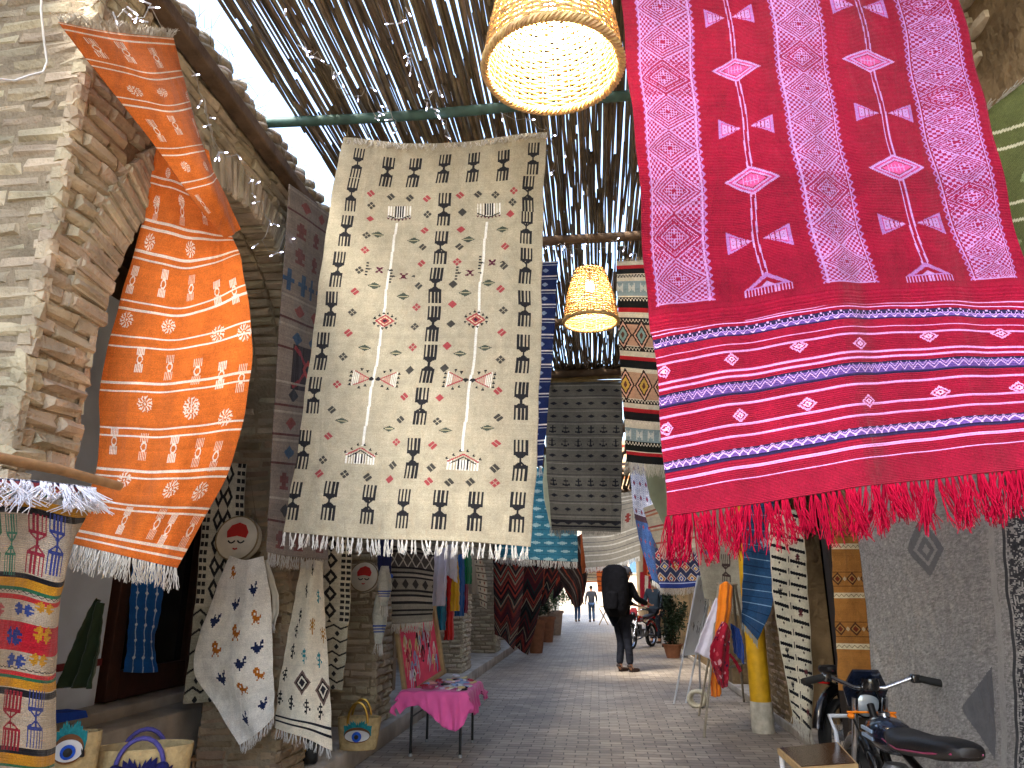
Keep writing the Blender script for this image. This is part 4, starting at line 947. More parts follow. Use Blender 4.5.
# turquoise rug
c = Cv(110, 130, '3C7F98')
for k in range(8, 130, 12):
    for u in range(-4, 112, 18): c.dia(u+(k % 24)*.4, k, 8, 2.6, 'A9CCD2')
    c.rect(0, k+5, 110, k+6, '2A6480')
cloth('hanging_rug', 'turquoise rug with pale dashes hanging low behind the corner of the cream rug', 'rug', [[(500, 470, 11), (540, 468, 11), (576, 468, 11)], [(498, 520, 11), (538, 522, 11), (577, 522, 11)], [(497, 557, 11), (537, 560, 11), (578, 562, 11)]], c.abrash(.04, 23),
      bottom=dict(n=50, length=.1, color='DCD8D0', bundle=4, spread=.012, r=.004, seed=24), group='rugs hanging over the passage')
# beige rug low over the far passage
W, Hh = 120, 110; c = Cv(W, Hh, 'A59E90')
for k in (6, 12, 62, 76, 90, 100): c.rect(0, k, W, k+2, 'D8D2C4')
for k in (18, 26, 70, 84): c.rect(0, k, W, k+1.5, '6E6A64')
for u in range(14, 120, 20): c.stamp('.##./####/.##./####/.##.', u, 42, ('8A3A34', '566C78')[(u//20) % 2], 3); c.rect(u+9, 26, u+10.5, 58, '7C766C')
cloth('hanging_rug', 'beige rug with faded stripes sagging above the black backpack', 'rug', [[(578, 498, 16), (610, 495, 16), (642, 490, 16)], [(582, 535, 16), (611, 533, 16), (640, 524, 16)], [(586, 568, 16), (612, 565, 16), (640, 556, 16)]], c.abrash(.04, 24),
      bottom=dict(n=50, length=.1, color='E4E2DC', bundle=4, spread=.02, r=.006, seed=25), group='rugs hanging over the passage')
# tan patterned rug high at the far right
W, Hh = 100, 160; c = Cv(W, Hh, 'C9A67C')
for k, col in ((8, '8A3A2A'), (30, 'E0D2B8'), (38, '3A2A24'), (60, 'B06A3A'), (84, 'E0D2B8'), (92, '3A2A24'), (120, '8A3A2A'), (140, 'E0D2B8')): c.rect(0, k, W, k+5, col)
for u in range(10, 100, 20): c.dia(u, 50, 7, 7, '3A4A5A'); c.dia(u, 108, 7, 7, '8A4A2A')
cloth('hanging_rug', 'tan striped rug in bright light right of the dark grey anchor rug', 'rug', [[(600, 440, 22), (648, 440, 22)], [(602, 490, 22), (640, 490, 22)], [(606, 535, 22), (642, 540, 22)]], c.abrash(.03, 25), group='rugs hanging over the passage')
W, Hh = 80, 90; c = Cv(W, Hh, 'BBA688')
for k in range(6, 90, 14): c.rect(0, k, W, k+3, ('8A3A2A', '3A4A5A', '2A2422')[k % 3])
for u in (10, 40, 70): c.dia(u, 45, 8, 12, 'A05030')
cloth('hanging_rug', 'small brown and cream rug low at the far end above the walking man', 'rug', [[(584, 560, 30), (628, 560, 30)], [(586, 572, 30), (627, 572, 30)], [(588, 580, 30), (626, 582, 30)]], c.abrash(.03, 26), group='rugs hanging over the passage')
c = Cv(50, 70, 'B85A24')
for k in range(4, 70, 12): c.rect(0, k, 50, k+3, ('6A2A1A', 'D8A060')[k % 2]); c.dia(25, k+6, 8, 3, '3A2420')
cloth('hanging_rug', 'orange brown rug hanging far off between the walking man and the backpack', 'rug', [[(596, 566, 26), (611, 566, 26)], [(597, 580, 26), (611, 581, 26)], [(598, 592, 26), (610, 592, 26)]], c.abrash(.03, 61), group='rugs hanging over the passage')
c = Cv(70, 70, '8E8478')
for k in range(4, 70, 11): c.rect(0, k, 70, k+2, ('3A3430', 'C9BFAE', '7A3A30')[k % 3])
cloth('hanging_rug', 'grey brown striped rug hanging low behind the backpack', 'rug', [[(606, 592, 29), (626, 592, 29)], [(606, 602, 29), (626, 602, 29)], [(607, 611, 29), (625, 611, 29)]], c.abrash(.03, 62), group='rugs hanging over the passage')
c = Cv(60, 90, '9A2030'); c.rect(20, 0, 34, 90, 'D8CDBA')
cloth('hanging_rug', 'deep red rug with one pale stripe hanging above the red motorcycle', 'rug', [[(640, 572, 24), (655, 572, 24)], [(640, 590, 24), (654, 592, 24)], [(641, 606, 24), (652, 608, 24)]], c.abrash(.03, 63), group='rugs hanging over the passage')
c = Cv(80, 70, 'C4B496')
for k in range(3, 70, 9): c.rect(0, k, 80, k+3, ('B0623A', '4A5A6A', '6A2A24')[k % 3])
cloth('hanging_rug', 'sand coloured rug with mixed stripes hanging at the very end of the passage', 'rug', [[(576, 556, 33), (604, 556, 33)], [(577, 570, 33), (603, 570, 33)], [(578, 583, 33), (600, 582, 33)]], c.abrash(.03, 64), group='rugs hanging over the passage')
# blue and white lozenge cloth, hanging in a twisted strip
W, Hh = 70, 200; c = Cv(W, Hh, '32507C')
x = np.abs(((c.X/18) % 1)*2-1)+np.abs(((c.Y/24) % 1)*2-1); c.m(((x*4) % 1 < .4), 'C9C4C4'); c.m((x < .35), '6A2A34'); c.m((c.Y > 90) & (c.Y < 100), '3A2430'); c.m((c.Y > 100) & ((x*4) % 1 < .6) & (x > .5), '22345E')
cloth('hanging_rug', 'blue and white lozenge cloth hanging in a narrow strip beside the tan rug', 'rug', [[(630, 462, 13), (652, 464, 13)], [(632, 500, 13), (656, 505, 13.1)], [(640, 540, 13), (656, 548, 13.1)], [(652, 580, 13), (664, 588, 13)]], c.abrash(.04, 27), fold=[(.04, .8, 1, 0)], bottom=dict(n=12, length=.1, color='C8C6C0', bundle=4, spread=.02, r=.004), group='rugs hanging over the passage')
# cream and red striped cloth with pale fringe
c = Cv(90, 80, 'D9CDB4')
for k, col in ((8, 'B06A58'), (14, 'D08A6A'), (34, 'B85A50'), (40, 'C9987A'), (62, 'B06A58')): c.rect(0, k, 90, k+3, col)
cloth('hanging_rug', 'cream cloth with thin red stripes hanging under the left end of the crimson fringe', 'rug', [[(643, 508, 10.5), (668, 500, 10.5), (700, 500, 10.5)], [(650, 530, 10.5), (672, 526, 10.5), (702, 522, 10.5)], [(660, 553, 10.5), (680, 550, 10.5), (706, 546, 10.5)]], c.abrash(.03, 28), bottom=dict(n=40, length=.1, color='D8CFC0', bundle=4, spread=.012, r=.004), group='rugs hanging over the passage')
# green grey cloth behind the crimson rug
cloth('hanging_cloth', 'plain grey green cloth behind the lower left corner of the crimson rug', 'cloth', [[(645, 440, 7), (672, 440, 7), (700, 440, 7)], [(648, 490, 7), (674, 492, 7), (702, 492, 7)], [(665, 528, 7), (684, 532, 7), (706, 530, 7)]], color='8F977F', nu=30, nv=40, fold=[(.03, 1.6, .3, 0)])
# diamond kilim
W, Hh = 130, 90; c = Cv(W, Hh, '2E3350')
for r_, y in enumerate((18, 44, 70)):
    for u in range(-6 if r_ % 2 else 8, 140, 28):
        for s_, cc in ((1, 'C9B9A4'), (.8, ('8A2E34', '3A5488', 'A86A2A')[(u//28+r_) % 3]), (.5, 'D8C8A8'), (.28, ('3A5488', 'D8A030')[r_ % 2])): c.dia(u, y, 14*s_, 13*s_, cc)
c.rect(0, 76, W, 90, '2A3A78'); c.rect(0, 79, W, 81, 'B8C0D8')
cloth('hanging_rug', 'colourful diamond kilim with a blue hem, hanging above the stall beside the motorcycle', 'rug', [[(655, 548, 12), (680, 549, 12), (700, 552, 12)], [(656, 566, 12), (682, 566, 12), (704, 570, 12)], [(660, 588, 11.9), (684, 588, 11.9), (708, 584, 12)]], c.abrash(.04, 29),
      fold=[(.03, 1, .3, 0)], bottom=dict(n=50, length=.1, color='D4C9B8', bundle=4, spread=.015, r=.004), group='rugs hanging over the passage')
c = Cv(60, 60, '8A2418'); c.rect(20, 0, 40, 60, 'C9683A')
for k in range(0, 60, 9): c.dia(30, k, 8, 5, '3A2A24')
cloth('hanging_rug', 'narrow red and orange rug strip above the man in the blue jacket', 'rug', [[(643, 548, 20), (654, 548, 20)], [(643, 575, 20), (655, 577, 20)]], c.abrash(.03, 30), group='rugs hanging over the passage')
# swirling dark striped rug above the far walkers
W, Hh = 90, 110; c = Cv(W, Hh, '33241F')
for k in range(0, 120, 11): c.line(k-30, 0, k+20, Hh, 3, ('8A3A24', '6E655A', '1C1616')[k % 3])
c.rect(70, 0, 90, 60, 'A0522A')
cloth('hanging_rug', 'dark brown striped rug twisting above the legs of the far walker', 'rug', [[(556, 562, 17), (572, 540, 17), (590, 530, 17)], [(560, 578, 17), (574, 566, 17), (588, 560, 17)], [(566, 592, 17), (578, 584, 17), (587, 580, 17)], [(574, 607, 17), (578, 607, 17), (582, 605, 17)]], c.abrash(.04, 31), fold=[(.06, 1.3, .8, 0)], group='rugs hanging over the passage')
# ------------------------------------------------------------ left side, deeper
c = Cv(110, 120, '8A857C')
yy = 0
for k, (h_, col) in enumerate([(8, '8A857C'), (3, '26262A'), (3, '8A857C'), (3, '26262A'), (20, 'x'), (3, '26262A'), (4, '8A857C'), (3, '26262A'), (4, 'A09A90'), (3, '26262A'), (18, 'd'), (3, '26262A'), (3, '8A857C'), (3, '26262A'), (6, 'A09A90'), (4, '26262A'), (8, '8A857C'), (3, '26262A'), (4, '8A857C'), (3, '26262A'), (12, '8A857C'), (3, '26262A')]):
    if len(col) > 1: c.rect(0, yy, 110, yy+h_, col)
    elif col == 'x':
        c.rect(0, yy, 110, yy+h_, '4E4A48')
        for u in range(0, 120, 22): c.line(u, yy, u+20, yy+h_, 2.5, 'B8B2A8'); c.line(u+20, yy, u, yy+h_, 2.5, 'B8B2A8')
    else:
        for u in range(10, 120, 26): c.dia(u, yy+h_/2, 9, 8, '3A3838')
    yy += h_
cloth('hanging_rug', 'small grey rug with black stripes and a lattice band, above the pink jewellery board', 'rug', [[(390, 540, 6.7), (413, 542, 6.72), (435, 546, 6.75)], [(391, 590, 6.7), (414, 590, 6.72), (433, 592, 6.75)], [(392, 624, 6.7), (414, 623, 6.72), (433, 621, 6.75)]], c.abrash(.05, 32),
      bottom=dict(n=30, length=.08, color='C6C0B8', bundle=4, spread=.01, r=.003), group='rugs hanging on the left arcade')
# white tasselled covers with blue stripes
def tassel_cover(px_, y0, y1, Y_, label, w=7):
    c = Cv(40, 120, 'BDBDB4')
    for v in (.62, .68, .74): c.band(v, v+.03, '2A4CA0')
    return cloth('tassel_cloth', label, 'cloth', [[(px_-w*.45, y0, Y_), (px_+w*.45, y0, Y_-.03)], [(px_-w, (y0+y1)/2, Y_), (px_+w, (y0+y1)/2, Y_-.05)], [(px_-w*.4, y1, Y_), (px_+w*.5, y1, Y_-.03)]], c.abrash(.02, 33), fold=[(.02, 1, .2, 0)],
          bottom=dict(n=8, length=.09, color='D8D6D2', bundle=4, spread=.008, r=.002), group='striped tassel cloths')
tassel_cover(385, 566, 606, 6.2, 'white cloth with blue stripes, gathered, hanging above its longer twin')
tassel_cover(380, 595, 644, 6.25, 'lower of the two white gathered cloths with blue stripes beside the drum')
cloth('scarf', 'navy blue cloth strip above the white gathered cloths', 'scarf', [[(377, 540, 6.4), (392, 540, 6.4)], [(378, 570, 6.4), (391, 570, 6.4)], [(380, 600, 6.4), (388, 602, 6.4)]], color='1C2450', nu=10, nv=20, fold=[(.01, 2, 0, 0)], group='scarves hanging on the left arcade')
q = at(391, 576, 6.2)
t = MB(); t.ball(q, .018, 8); b = t.build('pompom', mat('blue_yarn', '2454C0', .95, 0, .3, 60, .6, 200), None, smooth=True); tag(b, 'small bright blue pompom hanging beside the white gathered cloth', 'pompom')
# row of scarves
def scarf(x0, x1, y0, y1, Y_, col, what, xs=0, flare=1.5, tip=0):
    xm0, xm1 = x0+xs*.5, x1+xs*.5
    cloth('scarf', what, 'scarf', [[(x0+1, y0, Y_), ((x0+x1)/2, y0-1, Y_-.03), (x1-1, y0, Y_)], [(xm0-flare*.3, (y0+y1)/2, Y_), ((xm0+xm1)/2, (y0+y1)/2, Y_-.1), (xm1+flare*.3, (y0+y1)/2, Y_)], [(x0+xs-flare, y1-tip, Y_), ((x0+x1)/2+xs, y1, Y_-.06), (x1+xs+flare*.2, y1+tip, Y_)]],
          color=col, nu=26, nv=40, fold=[(.03, 2.4, .2, x0), (.012, 5, 0, x0*2)], noise=.004, seed=int(x0), group='scarves hanging on the left arcade')
scarf(432, 448, 548, 606, 8.0, 'D0CEDC', 'white scarf with a lilac tint, first in the row of scarves', -3, 2)
scarf(447, 457, 545, 579, 7.95, 'DAD8E0', 'short white scarf end hanging left of the cyan one', 0, 0, 4)
scarf(434, 450, 565, 602, 8.6, '6A1E2C', 'dark maroon scarf behind the cyan scarf', 2)
scarf(438, 447, 575, 630, 8.2, '2A8AAE', 'cyan blue scarf between the maroon and the long red scarf', -1)
scarf(446, 453, 560, 640, 8.3, 'D4231E', 'long bright red scarf, the lowest hanging of the row', 0)
scarf(452, 459, 560, 611, 8.15, 'E0B020', 'yellow scarf between the red and the deep blue scarves', 0)
scarf(457, 465, 555, 616, 8.5, '1E60A8', 'deep blue scarf right of the yellow scarf', -1)
scarf(463, 468, 560, 613, 8.7, '8E2240', 'crimson scarf right of the deep blue scarf', 0)
scarf(462, 471, 550, 584, 8.6, '1C7A4C', 'short green scarf high above the crimson scarf', 1)
scarf(466, 478, 548, 594, 9.0, 'A8A294', 'grey fringed shawl hanging right of the green scarf', 3)
c = Cv(50, 90, 'B8AE9A'); 
for k in range(5, 90, 12): c.rect(0, k, 50, k+2, '5A4A40'); c.dia(14, k+6, 4, 3, '3A3A40'); c.dia(36, k+6, 4, 3, '8A4030')
cloth('scarf', 'beige patterned shawl hanging last in the row of scarves', 'scarf', [[(474, 556, 8.9), (481, 556, 8.9)], [(477, 580, 8.9), (487, 582, 8.9)], [(480, 606, 8.9), (487, 610, 8.9)]], c.abrash(.03, 34), group='scarves hanging on the left arcade')
# chevron kilims
def chevron(W, Hh, seed, per=26):
    c = Cv(W, Hh, '2A1A1A'); cols = ['58181A', '1E181C', '3A221C', '8A3424', '101214', '202A26', '7E705A', '44181C', '2A1416', '6A2A1E']
    k = ((c.Y+np.abs(((c.X/(W*.5)) % 1)*2-1)*W*.25)/3.6).astype(int); rg = np.random.default_rng(seed); idx = rg.integers(0, len(cols), 200)
    for j in range(len(cols)): c.m(idx[np.clip(k, 0, 199)] == j, cols[j])
    return c.abrash(.05, seed)
cloth('hanging_rug', 'dark red and black chevron kilim hanging right of the lit brick pier', 'rug', [[(493, 545, 15), (508, 544, 14.9), (524, 545, 15)], [(494, 600, 15), (508, 600, 14.9), (522, 600, 15)], [(495, 634, 15), (505, 640, 14.9), (514, 650, 15)]], chevron(90, 170, 41), fold=[(.05, 1.5, .2, 0)], group='rugs hanging on the left arcade')
cloth('hanging_rug', 'chevron kilim in red, cream and black reaching down to the paving beside the planters', 'rug', [[(514, 560, 16.5), (530, 558, 16.4), (545, 560, 16.5)], [(512, 610, 16.5), (527, 612, 16.4), (540, 608, 16.5)], [(508, 640, 16.5), (520, 650, 16.4), (528, 655, 16.5)]], chevron(100, 160, 42), fold=[(.05, 1.2, .2, 1)], group='rugs hanging on the left arcade')
cloth('hanging_rug', 'rust red kilim hanging above the planters', 'rug', [[(536, 550, 19), (548, 552, 19), (560, 552, 19)], [(536, 580, 19), (546, 582, 19), (557, 578, 19)], [(538, 606, 19), (543, 606, 19), (548, 600, 19)]], chevron(70, 90, 43), fold=[(.05, 1.2, .2, 1)], group='rugs hanging on the left arcade')
cloth('hanging_rug', 'orange brown kilim strip between the chevron kilim and the rust red one', 'rug', [[(537, 548, 18), (545, 548, 18)], [(536, 590, 18), (544, 590, 18)]], color='8A3A1C', nu=10, nv=40, fold=[(.02, 2, 0, 0)], group='rugs hanging on the left arcade')
cloth('hanging_rug', 'dark red patterned kilim hanging last on the left, before the bright street', 'rug', [[(552, 552, 20), (573, 552, 20)], [(553, 575, 20), (573, 572, 20)], [(553, 600, 20), (558, 596, 20)]], chevron(60, 60, 47), fold=[(.03, 1, 0, 0)], group='rugs hanging on the left arcade')
# blue rug on the shop door glass side
c = Cv(60, 160, '1E5CA8')
for u in (14, 32, 50):
    c.line(u-4, 0, u+2, 160, 1.6, 'B8D0EC')
    for k in range(8, 160, 22): c.dia(u-4+k/160*6, k, 3.4, 3.4, 'D0E0F0')
cloth('hanging_rug', 'bright blue rug with white threads hanging in front of the shop door glass', 'rug', [[(132, 560, 5.05), (148, 556, 5.15), (166, 552, 5.25)], [(130, 600, 5.05), (146, 602, 5.15), (162, 604, 5.25)], [(128, 640, 5.05), (144, 640, 5.15), (154, 642, 5.25)], [(123, 672, 5.05), (141, 673, 5.15), (157, 672, 5.25)]], c.abrash(.03, 44), group='rugs hanging on the left arcade')
cloth('draped_cloth', 'dark green cloth draped over something beside the shop door', 'cloth', [[(98, 598, 3.75), (103, 604, 3.7)], [(78, 640, 3.75), (101, 645, 3.7)], [(60, 688, 3.75), (98, 688, 3.7)]], color='2C3A26', nu=20, nv=30, fold=[(.03, 2, .4, 0)])
# ------------------------------------------------------------ right side
# light grey cloth with two figures
W, Hh = 110, 150; c = Cv(W, Hh, 'A8A394')
c.combs(66, 100, 20, 50, '4A3C3A', 5, 2.4); c.dia(24, 30, 8, 5, '7A4A44'); c.dia(58, 30, 8, 5, '7A4A44'); c.rect(16, 70, 30, 76, '6A7AA0'); c.rect(14, 84, 32, 90, '8A4A40')
cloth('hanging_rug', 'light grey rug with a small comb figure hanging above the scarf easel', 'rug', [[(694, 505, 9.4), (728, 505, 9.4), (744, 505, 9.4)], [(697, 550, 9.4), (728, 550, 9.4), (744, 550, 9.4)], [(704, 598, 9.4), (730, 606, 9.4), (743, 612, 9.4)]], c.abrash(.03, 50), fold=[(.02, 1, .3, 0)], bottom=dict(n=30, length=.08, color='B8B4A8', bundle=3, spread=.01, r=.003), group='rugs hanging on the right side')
c = Cv(60, 160, '274A70')
for k in range(0, 160, 9): c.rect(0, k, 60, k+1.5, ('7FA0BC', '1A3050')[k % 2])
c.dia(40, 50, 9, 6, '9FB4C4')
cloth('hanging_rug', 'twisted blue striped rug hanging beside the black and white one', 'rug', [[(741, 500, 8.15), (774, 500, 8.15)], [(743, 560, 8.15), (775, 565, 8.1)], [(742, 600, 8.15), (772, 605, 8.05)], [(742, 622, 8.15), (758, 640, 8.05)]], c.abrash(.03, 51), fold=[(.05, .7, .6, 0)], bottom=dict(n=12, length=.08, color='A8B4BC', bundle=4, spread=.01, r=.003), group='rugs hanging on the right side')
W, Hh = 80, 300; c = Cv(W, Hh, 'CFC8B4')
for k in range(0, 300, 17):
    for (a, b, o) in ((2, 34, 0), (42, 78, 6)):
        c.line(a, k+o, b, k+o+6, 4.6, '16161C'); c.dia((a+b)/2, k+o+9, 3, 3, '3A2A2A')
    c.rect(38, k, 40, k+9, '1C1C22'); 
for k in (40, 120, 200, 250): c.stamp('#.#.#/#####/.###./..#../.###.', 18, k, '26262C', 2); c.stamp('.#.#./#####/.###./#####/.#.#.', 60, k+30, '5A2A30', 2)
cloth('hanging_rug', 'long ivory rug with short black bars hanging left of the dark doorway', 'rug', [[(767, 510, 7.4), (786, 510, 7.38), (803, 510, 7.4)], [(773, 600, 7.4), (791, 600, 7.36), (808, 600, 7.4)], [(786, 680, 7.35), (800, 680, 7.3), (812, 680, 7.35)], [(793, 716, 7.3), (803, 724, 7.25), (811, 730, 7.3)]], c.abrash(.03, 52), fold=[(.03, 1, .5, 0)], bottom=dict(n=16, length=.12, color='CFCBC0', bundle=4, spread=.012, r=.0026), group='rugs hanging on the right side')
W, Hh = 90, 260; c = Cv(W, Hh, '9C6B34')
for k, v in ((0, 60), (1, 130), (2, 200)):
    c.rect(0, v-4, W, v+4, 'CBBfa0'.upper()); c.zig(v, 1.5, 8, 1.2, '4A3420'); c.rect(0, v-34, W, v-33, '5A3A1E'); c.rect(0, v-14, W, v-13, '5A3A1E')
    for u in range(8, 100, 24):
        for s_, cc in ((1, '4E3020'), (.7, 'A07A44'), (.45, '6A2E1E')): c.dia(u, v-24, 10*s_, 9*s_, cc)
        c.dia(u+12, v-24, 4, 4, 'B9A888')
cloth('hanging_rug', 'tan brown rug with ivory bands and brown diamonds hanging in the doorway', 'rug', [[(828, 505, 5.9), (850, 505, 5.9), (880, 505, 5.9)], [(834, 600, 5.9), (858, 600, 5.9), (888, 600, 5.9)], [(838, 690, 5.85), (868, 692, 5.85), (915, 694, 5.85)]], c.abrash(.03, 53), fold=[(.01, 1, .3, 0)], group='rugs hanging on the right side')
W, Hh = 240, 300; c = Cv(W, Hh, 'A09E9A')
rg = np.random.default_rng(8); nz = rg.normal(0, 1, (Hh, W)); nz = (nz+np.roll(nz, 1, 1)+np.roll(nz, 2, 1)+np.roll(nz, 1, 0))/3
c.a = np.clip(c.a*(1+.13*nz[..., None]), 0, 1)
rowsG = [[ax(846, 470, 1.88), ax(900, 472, 1.84), ax(960, 474, 1.86), ax(1005, 474, 1.84), ax(1040, 476, 1.87)],
         [ax(862, 540, 1.88), ax(912, 548, 1.83), ax(966, 546, 1.86), ax(1004, 548, 1.84), ax(1042, 550, 1.87)],
         [ax(872, 650, 1.86), ax(920, 655, 1.82), ax(968, 660, 1.85), ax(1012, 664, 1.83), ax(1052, 670, 1.86)],
         [ax(880, 760, 1.85), ax(930, 775, 1.8), ax(975, 785, 1.84), ax(1018, 795, 1.82), ax(1060, 800, 1.86)]]
l = Loc(rowsG, W, Hh)
D2 = '6E6F72'
x, y = l(926, 550)
for s_, cc in ((1, D2), (.62, 'A09E9A'), (.45, D2), (.2, 'A09E9A')): c.dia(x, y, 22*s_, 30*s_, cc)
x, y = l(992, 712); c.tri(x-30, y, 84, 34, D2, 'r')
x0 = l(1005, 600)[0]; c.rect(x0+4, 0, x0+6, Hh, '35363A'); c.rect(x0-12, 0, x0-5, Hh, 'B0AEA9')
nn_ = rg.random((Hh, W)); nn_ = (nn_+np.roll(nn_, 1, 0)+np.roll(nn_, 1, 1)+np.roll(nn_, 2, 0))/4
c.m((c.X > x0+6) & (nn_ > .48), '33343A'); c.m((c.X > x0+6) & (np.abs(((c.Y/30) % 1)*2-1)*20+x0+8 > c.X-4) & (np.abs(((c.Y/30) % 1)*2-1)*20+x0+8 < c.X), '2A2A2E')
cloth('hanging_rug', 'big grey wool rug with dark diamonds and a mottled border, hanging behind the near motorcycle', 'rug', rowsG, c.a, fold=[(.02, 1.3, .5, 0), (.01, 3, .2, 1)], noise=.008, group='rugs hanging on the right side')
c = Cv(120, 140, '5C6238')
for k in (10, 22, 60, 72, 110): 
    c.line(0, k-10, 120, k+26, 2, 'C9C4A4')
for p in ((40, 44), (90, 60), (60, 98)): c.dia(*p, 12, 7, '8A9468')
cloth('hanging_rug', 'olive green rug with cream lines high on the right wall beyond the crimson rug', 'rug', [[(925, 165, 2.95), (980, 118, 2.85), (1050, 62, 2.7)], [(955, 235, 2.95), (1000, 215, 2.85), (1060, 170, 2.7)], [(990, 300, 2.95), (1010, 300, 2.85), (1080, 290, 2.7)]], c.abrash(.04, 54), fold=[(.02, 1, .4, 0)], top=dict(n=24, length=.08, color='C9C6BC', bundle=5, spread=.012, r=.002, down=(0, -.5, .1), curl=.8), group='rugs hanging on the right side')
c = Cv(90, 70, 'C9A67C')
# ================================================================== LAMPS, LIGHT STRINGS
WICK = mat('wicker', 'BE9E6C', .6, 0, .25, 40, .3, 200, spec=.3, island=.15)
def wicker_lamp(px_, py_, depth, r, hgt, label, watt):
    C = np.array([0, 0, H])+ray(px_, py_)*depth; e = empty('wicker_lamp', C, label, 'lamp', 'wicker lamps under the reed roof')
    rt = r*.56; rad = lambda z: r+(rt-r)*(z/hgt)**1.15+.012*math.sin(math.pi*z/hgt)
    q = MB(C); nr = 44; ns = 28
    for k in range(ns):
        th = 2*math.pi*k/ns; q.tube([C+np.array([rad(z)*math.cos(th), rad(z)*math.sin(th), z]) for z in np.linspace(0, hgt, 9)], .0034, 5)
    q.build('stakes', WICK, e, smooth=True)
    q = MB(C); M = ns*4
    for j in range(nr):
        z = hgt*(j+.5)/nr; ph = math.pi*(j % 2); pts = []
        for i in range(M+1):
            th = 2*math.pi*i/M; rr_ = rad(z)+.0040*math.cos(th*ns/2+ph); pts.append(C+np.array([rr_*math.cos(th), rr_*math.sin(th), z+.0015*math.sin(th*7+j*2)]))
        q.tube(pts, .0037*random.uniform(.85, 1.1), 5, cap=False)
    q.build('woven_shade', WICK, e, smooth=True)
    q = MB(C)
    for s_ in range(4):
        q.tube([C+np.array([(r+.009*math.cos(th*22+s_*1.57))*math.cos(th), (r+.009*math.cos(th*22+s_*1.57))*math.sin(th), .009*math.sin(th*22+s_*1.57)]) for th in np.linspace(0, 2*math.pi, 265)], .0058, 5, cap=False)
    q.build('braided_rim', WICK, e, smooth=True)
    q = MB(C); q.lathe(C, [(0, hgt+.004), (rt*.6, hgt+.003), (rt, hgt)], 24); q.build('top_disc', WICK, e, smooth=True)
    q = MB(C); q.lathe(C, [(0, hgt-.02), (.02, hgt-.02), (.02, hgt-.08), (0, hgt-.08)], 12); q.build('socket', mat('black_plastic', '151515', .4), e, smooth=True)
    q = MB(C); q.ball(C+np.array([0, 0, hgt-.13]), .034, 10, (1, 1, 1.3)); q.build('bulb', emit('bulb_glow', 'FFE2B0', 45), e, smooth=True)
    ld = bpy.data.lights.new('bulb_light', 'POINT'); ld.energy = watt; ld.color = (1, .86, .62); ld.shadow_soft_size = .04
    lo = bpy.data.objects.new('bulb_light', ld); COL.objects.link(lo); lo.parent = e; lo.location = (0, 0, hgt-.2)
    q = MB(C); top = C+np.array([0, 0, hgt]); q.tube([top, top+np.array([.004, .003, .2]), np.array([C[0], C[1], 4.6])], .004, 6); q.build('cord', mat('drab_cord', '7A6A50', .9), e, smooth=True)
    return e
wicker_lamp(553, 68, 2.18, .205, .4, 'big lit wicker lamp at the top, nearest the camera', 11)
wicker_lamp(591, 322, 5.45, .205, .42, 'smaller looking lit wicker lamp farther back above the dark grey rug', 4)
WH = mat('white_plastic', 'C9CCD6', .4, 0, .05)
lightmesh = None
def light_string(label, pts_px, z=4.5, onwall=False, tail=.05):
    P = [(atz(x, y, z+random.uniform(-.06, .02)) if not onwall else atx(x, y, XL+.14)) for x, y in pts_px]
    e = empty('light_string', P[0], label, 'light string', 'fairy light strings'); O = P[0]
    q = MB(O); path = []
    for a, b in zip(P[:-1], P[1:]):
        path += [a, (a+b)/2-np.array([0, 0, .03+.1*np.linalg.norm(b-a)*.4])]
    q.tube(path+[P[-1]], .0022, 4); q.build('wire', mat('clear_wire', 'A8A49A', .5), e, smooth=True)
    global lightmesh
    if lightmesh is None:
        t = MB(); t.lathe((0, 0, 0), [(0, 0), (.005, .001), (.0055, .03), (.004, .034)], 8)
        t.lathe((0, 0, 0), [(.0035, .034), (.0045, .04), (.003, .052), (0, .054)], 8)
        o = t.build('fairy_light', [WH], e, smooth=True); o.data.materials.append(emit('led_glow', 'D8DCFF', 2.5))
        for p in o.data.polygons: p.material_index = 1 if p.center[2] > .034 else 0
        lightmesh = o.data; o.location = (0, 0, -.03); 
        P = P[1:]
    for p in P:
        for k in range(random.choice((1, 2))):
            o = bpy.data.objects.new('fairy_light', lightmesh); COL.objects.link(o); o.parent = e
            o.location = tuple(p-O+np.array([random.gauss(0, .02), random.gauss(0, .02), -.01])); o.rotation_euler = (random.uniform(1.2, 3.6), random.gauss(0, .9), random.uniform(0, 6)); o.scale = (.85, .85, 1.)
f5 = lambda L_: [(180+x/3.657, y/3.657) for x, y in L_]
light_string('fairy light string looping down the reeds to the left end of the cream rug top', f5([(385, 45), (455, 155), (470, 185), (503, 188), (555, 243), (560, 285), (595, 325), (652, 350), (680, 315), (700, 398), (735, 425), (765, 385), (790, 440), (780, 485)]))
light_string('fairy light string falling to the middle of the cream rug top', f5([(800, 10), (815, 90), (850, 160), (840, 215), (855, 240), (892, 295), (930, 330), (890, 362), (935, 395), (975, 440), (965, 490)]))
light_string('fairy light string hanging down the upper wall beside the orange rug', f5([(90, 372), (98, 418), (140, 540), (210, 565), (265, 660), (268, 705), (320, 800)]), onwall=True)
light_string('fairy light string caught in the straw of the left cornice', [(112, 14), (125, 8), (140, 18), (150, 5), (196, 75), (205, 100), (212, 130), (216, 150)], onwall=True)
light_string('fairy light string wound on the second pole above the far wicker lamp', [(548, 246), (560, 243), (572, 248), (586, 243), (598, 247), (612, 240), (628, 246), (636, 252)])
light_string('fairy light string hanging from the right end of the green pole', [(500, 112), (530, 118), (548, 130), (556, 150), (552, 170)])
light_string('fairy light string drooping on the shaded wall between the arches', [(262, 200), (270, 222), (262, 240), (276, 252), (284, 236), (291, 222)], onwall=True)
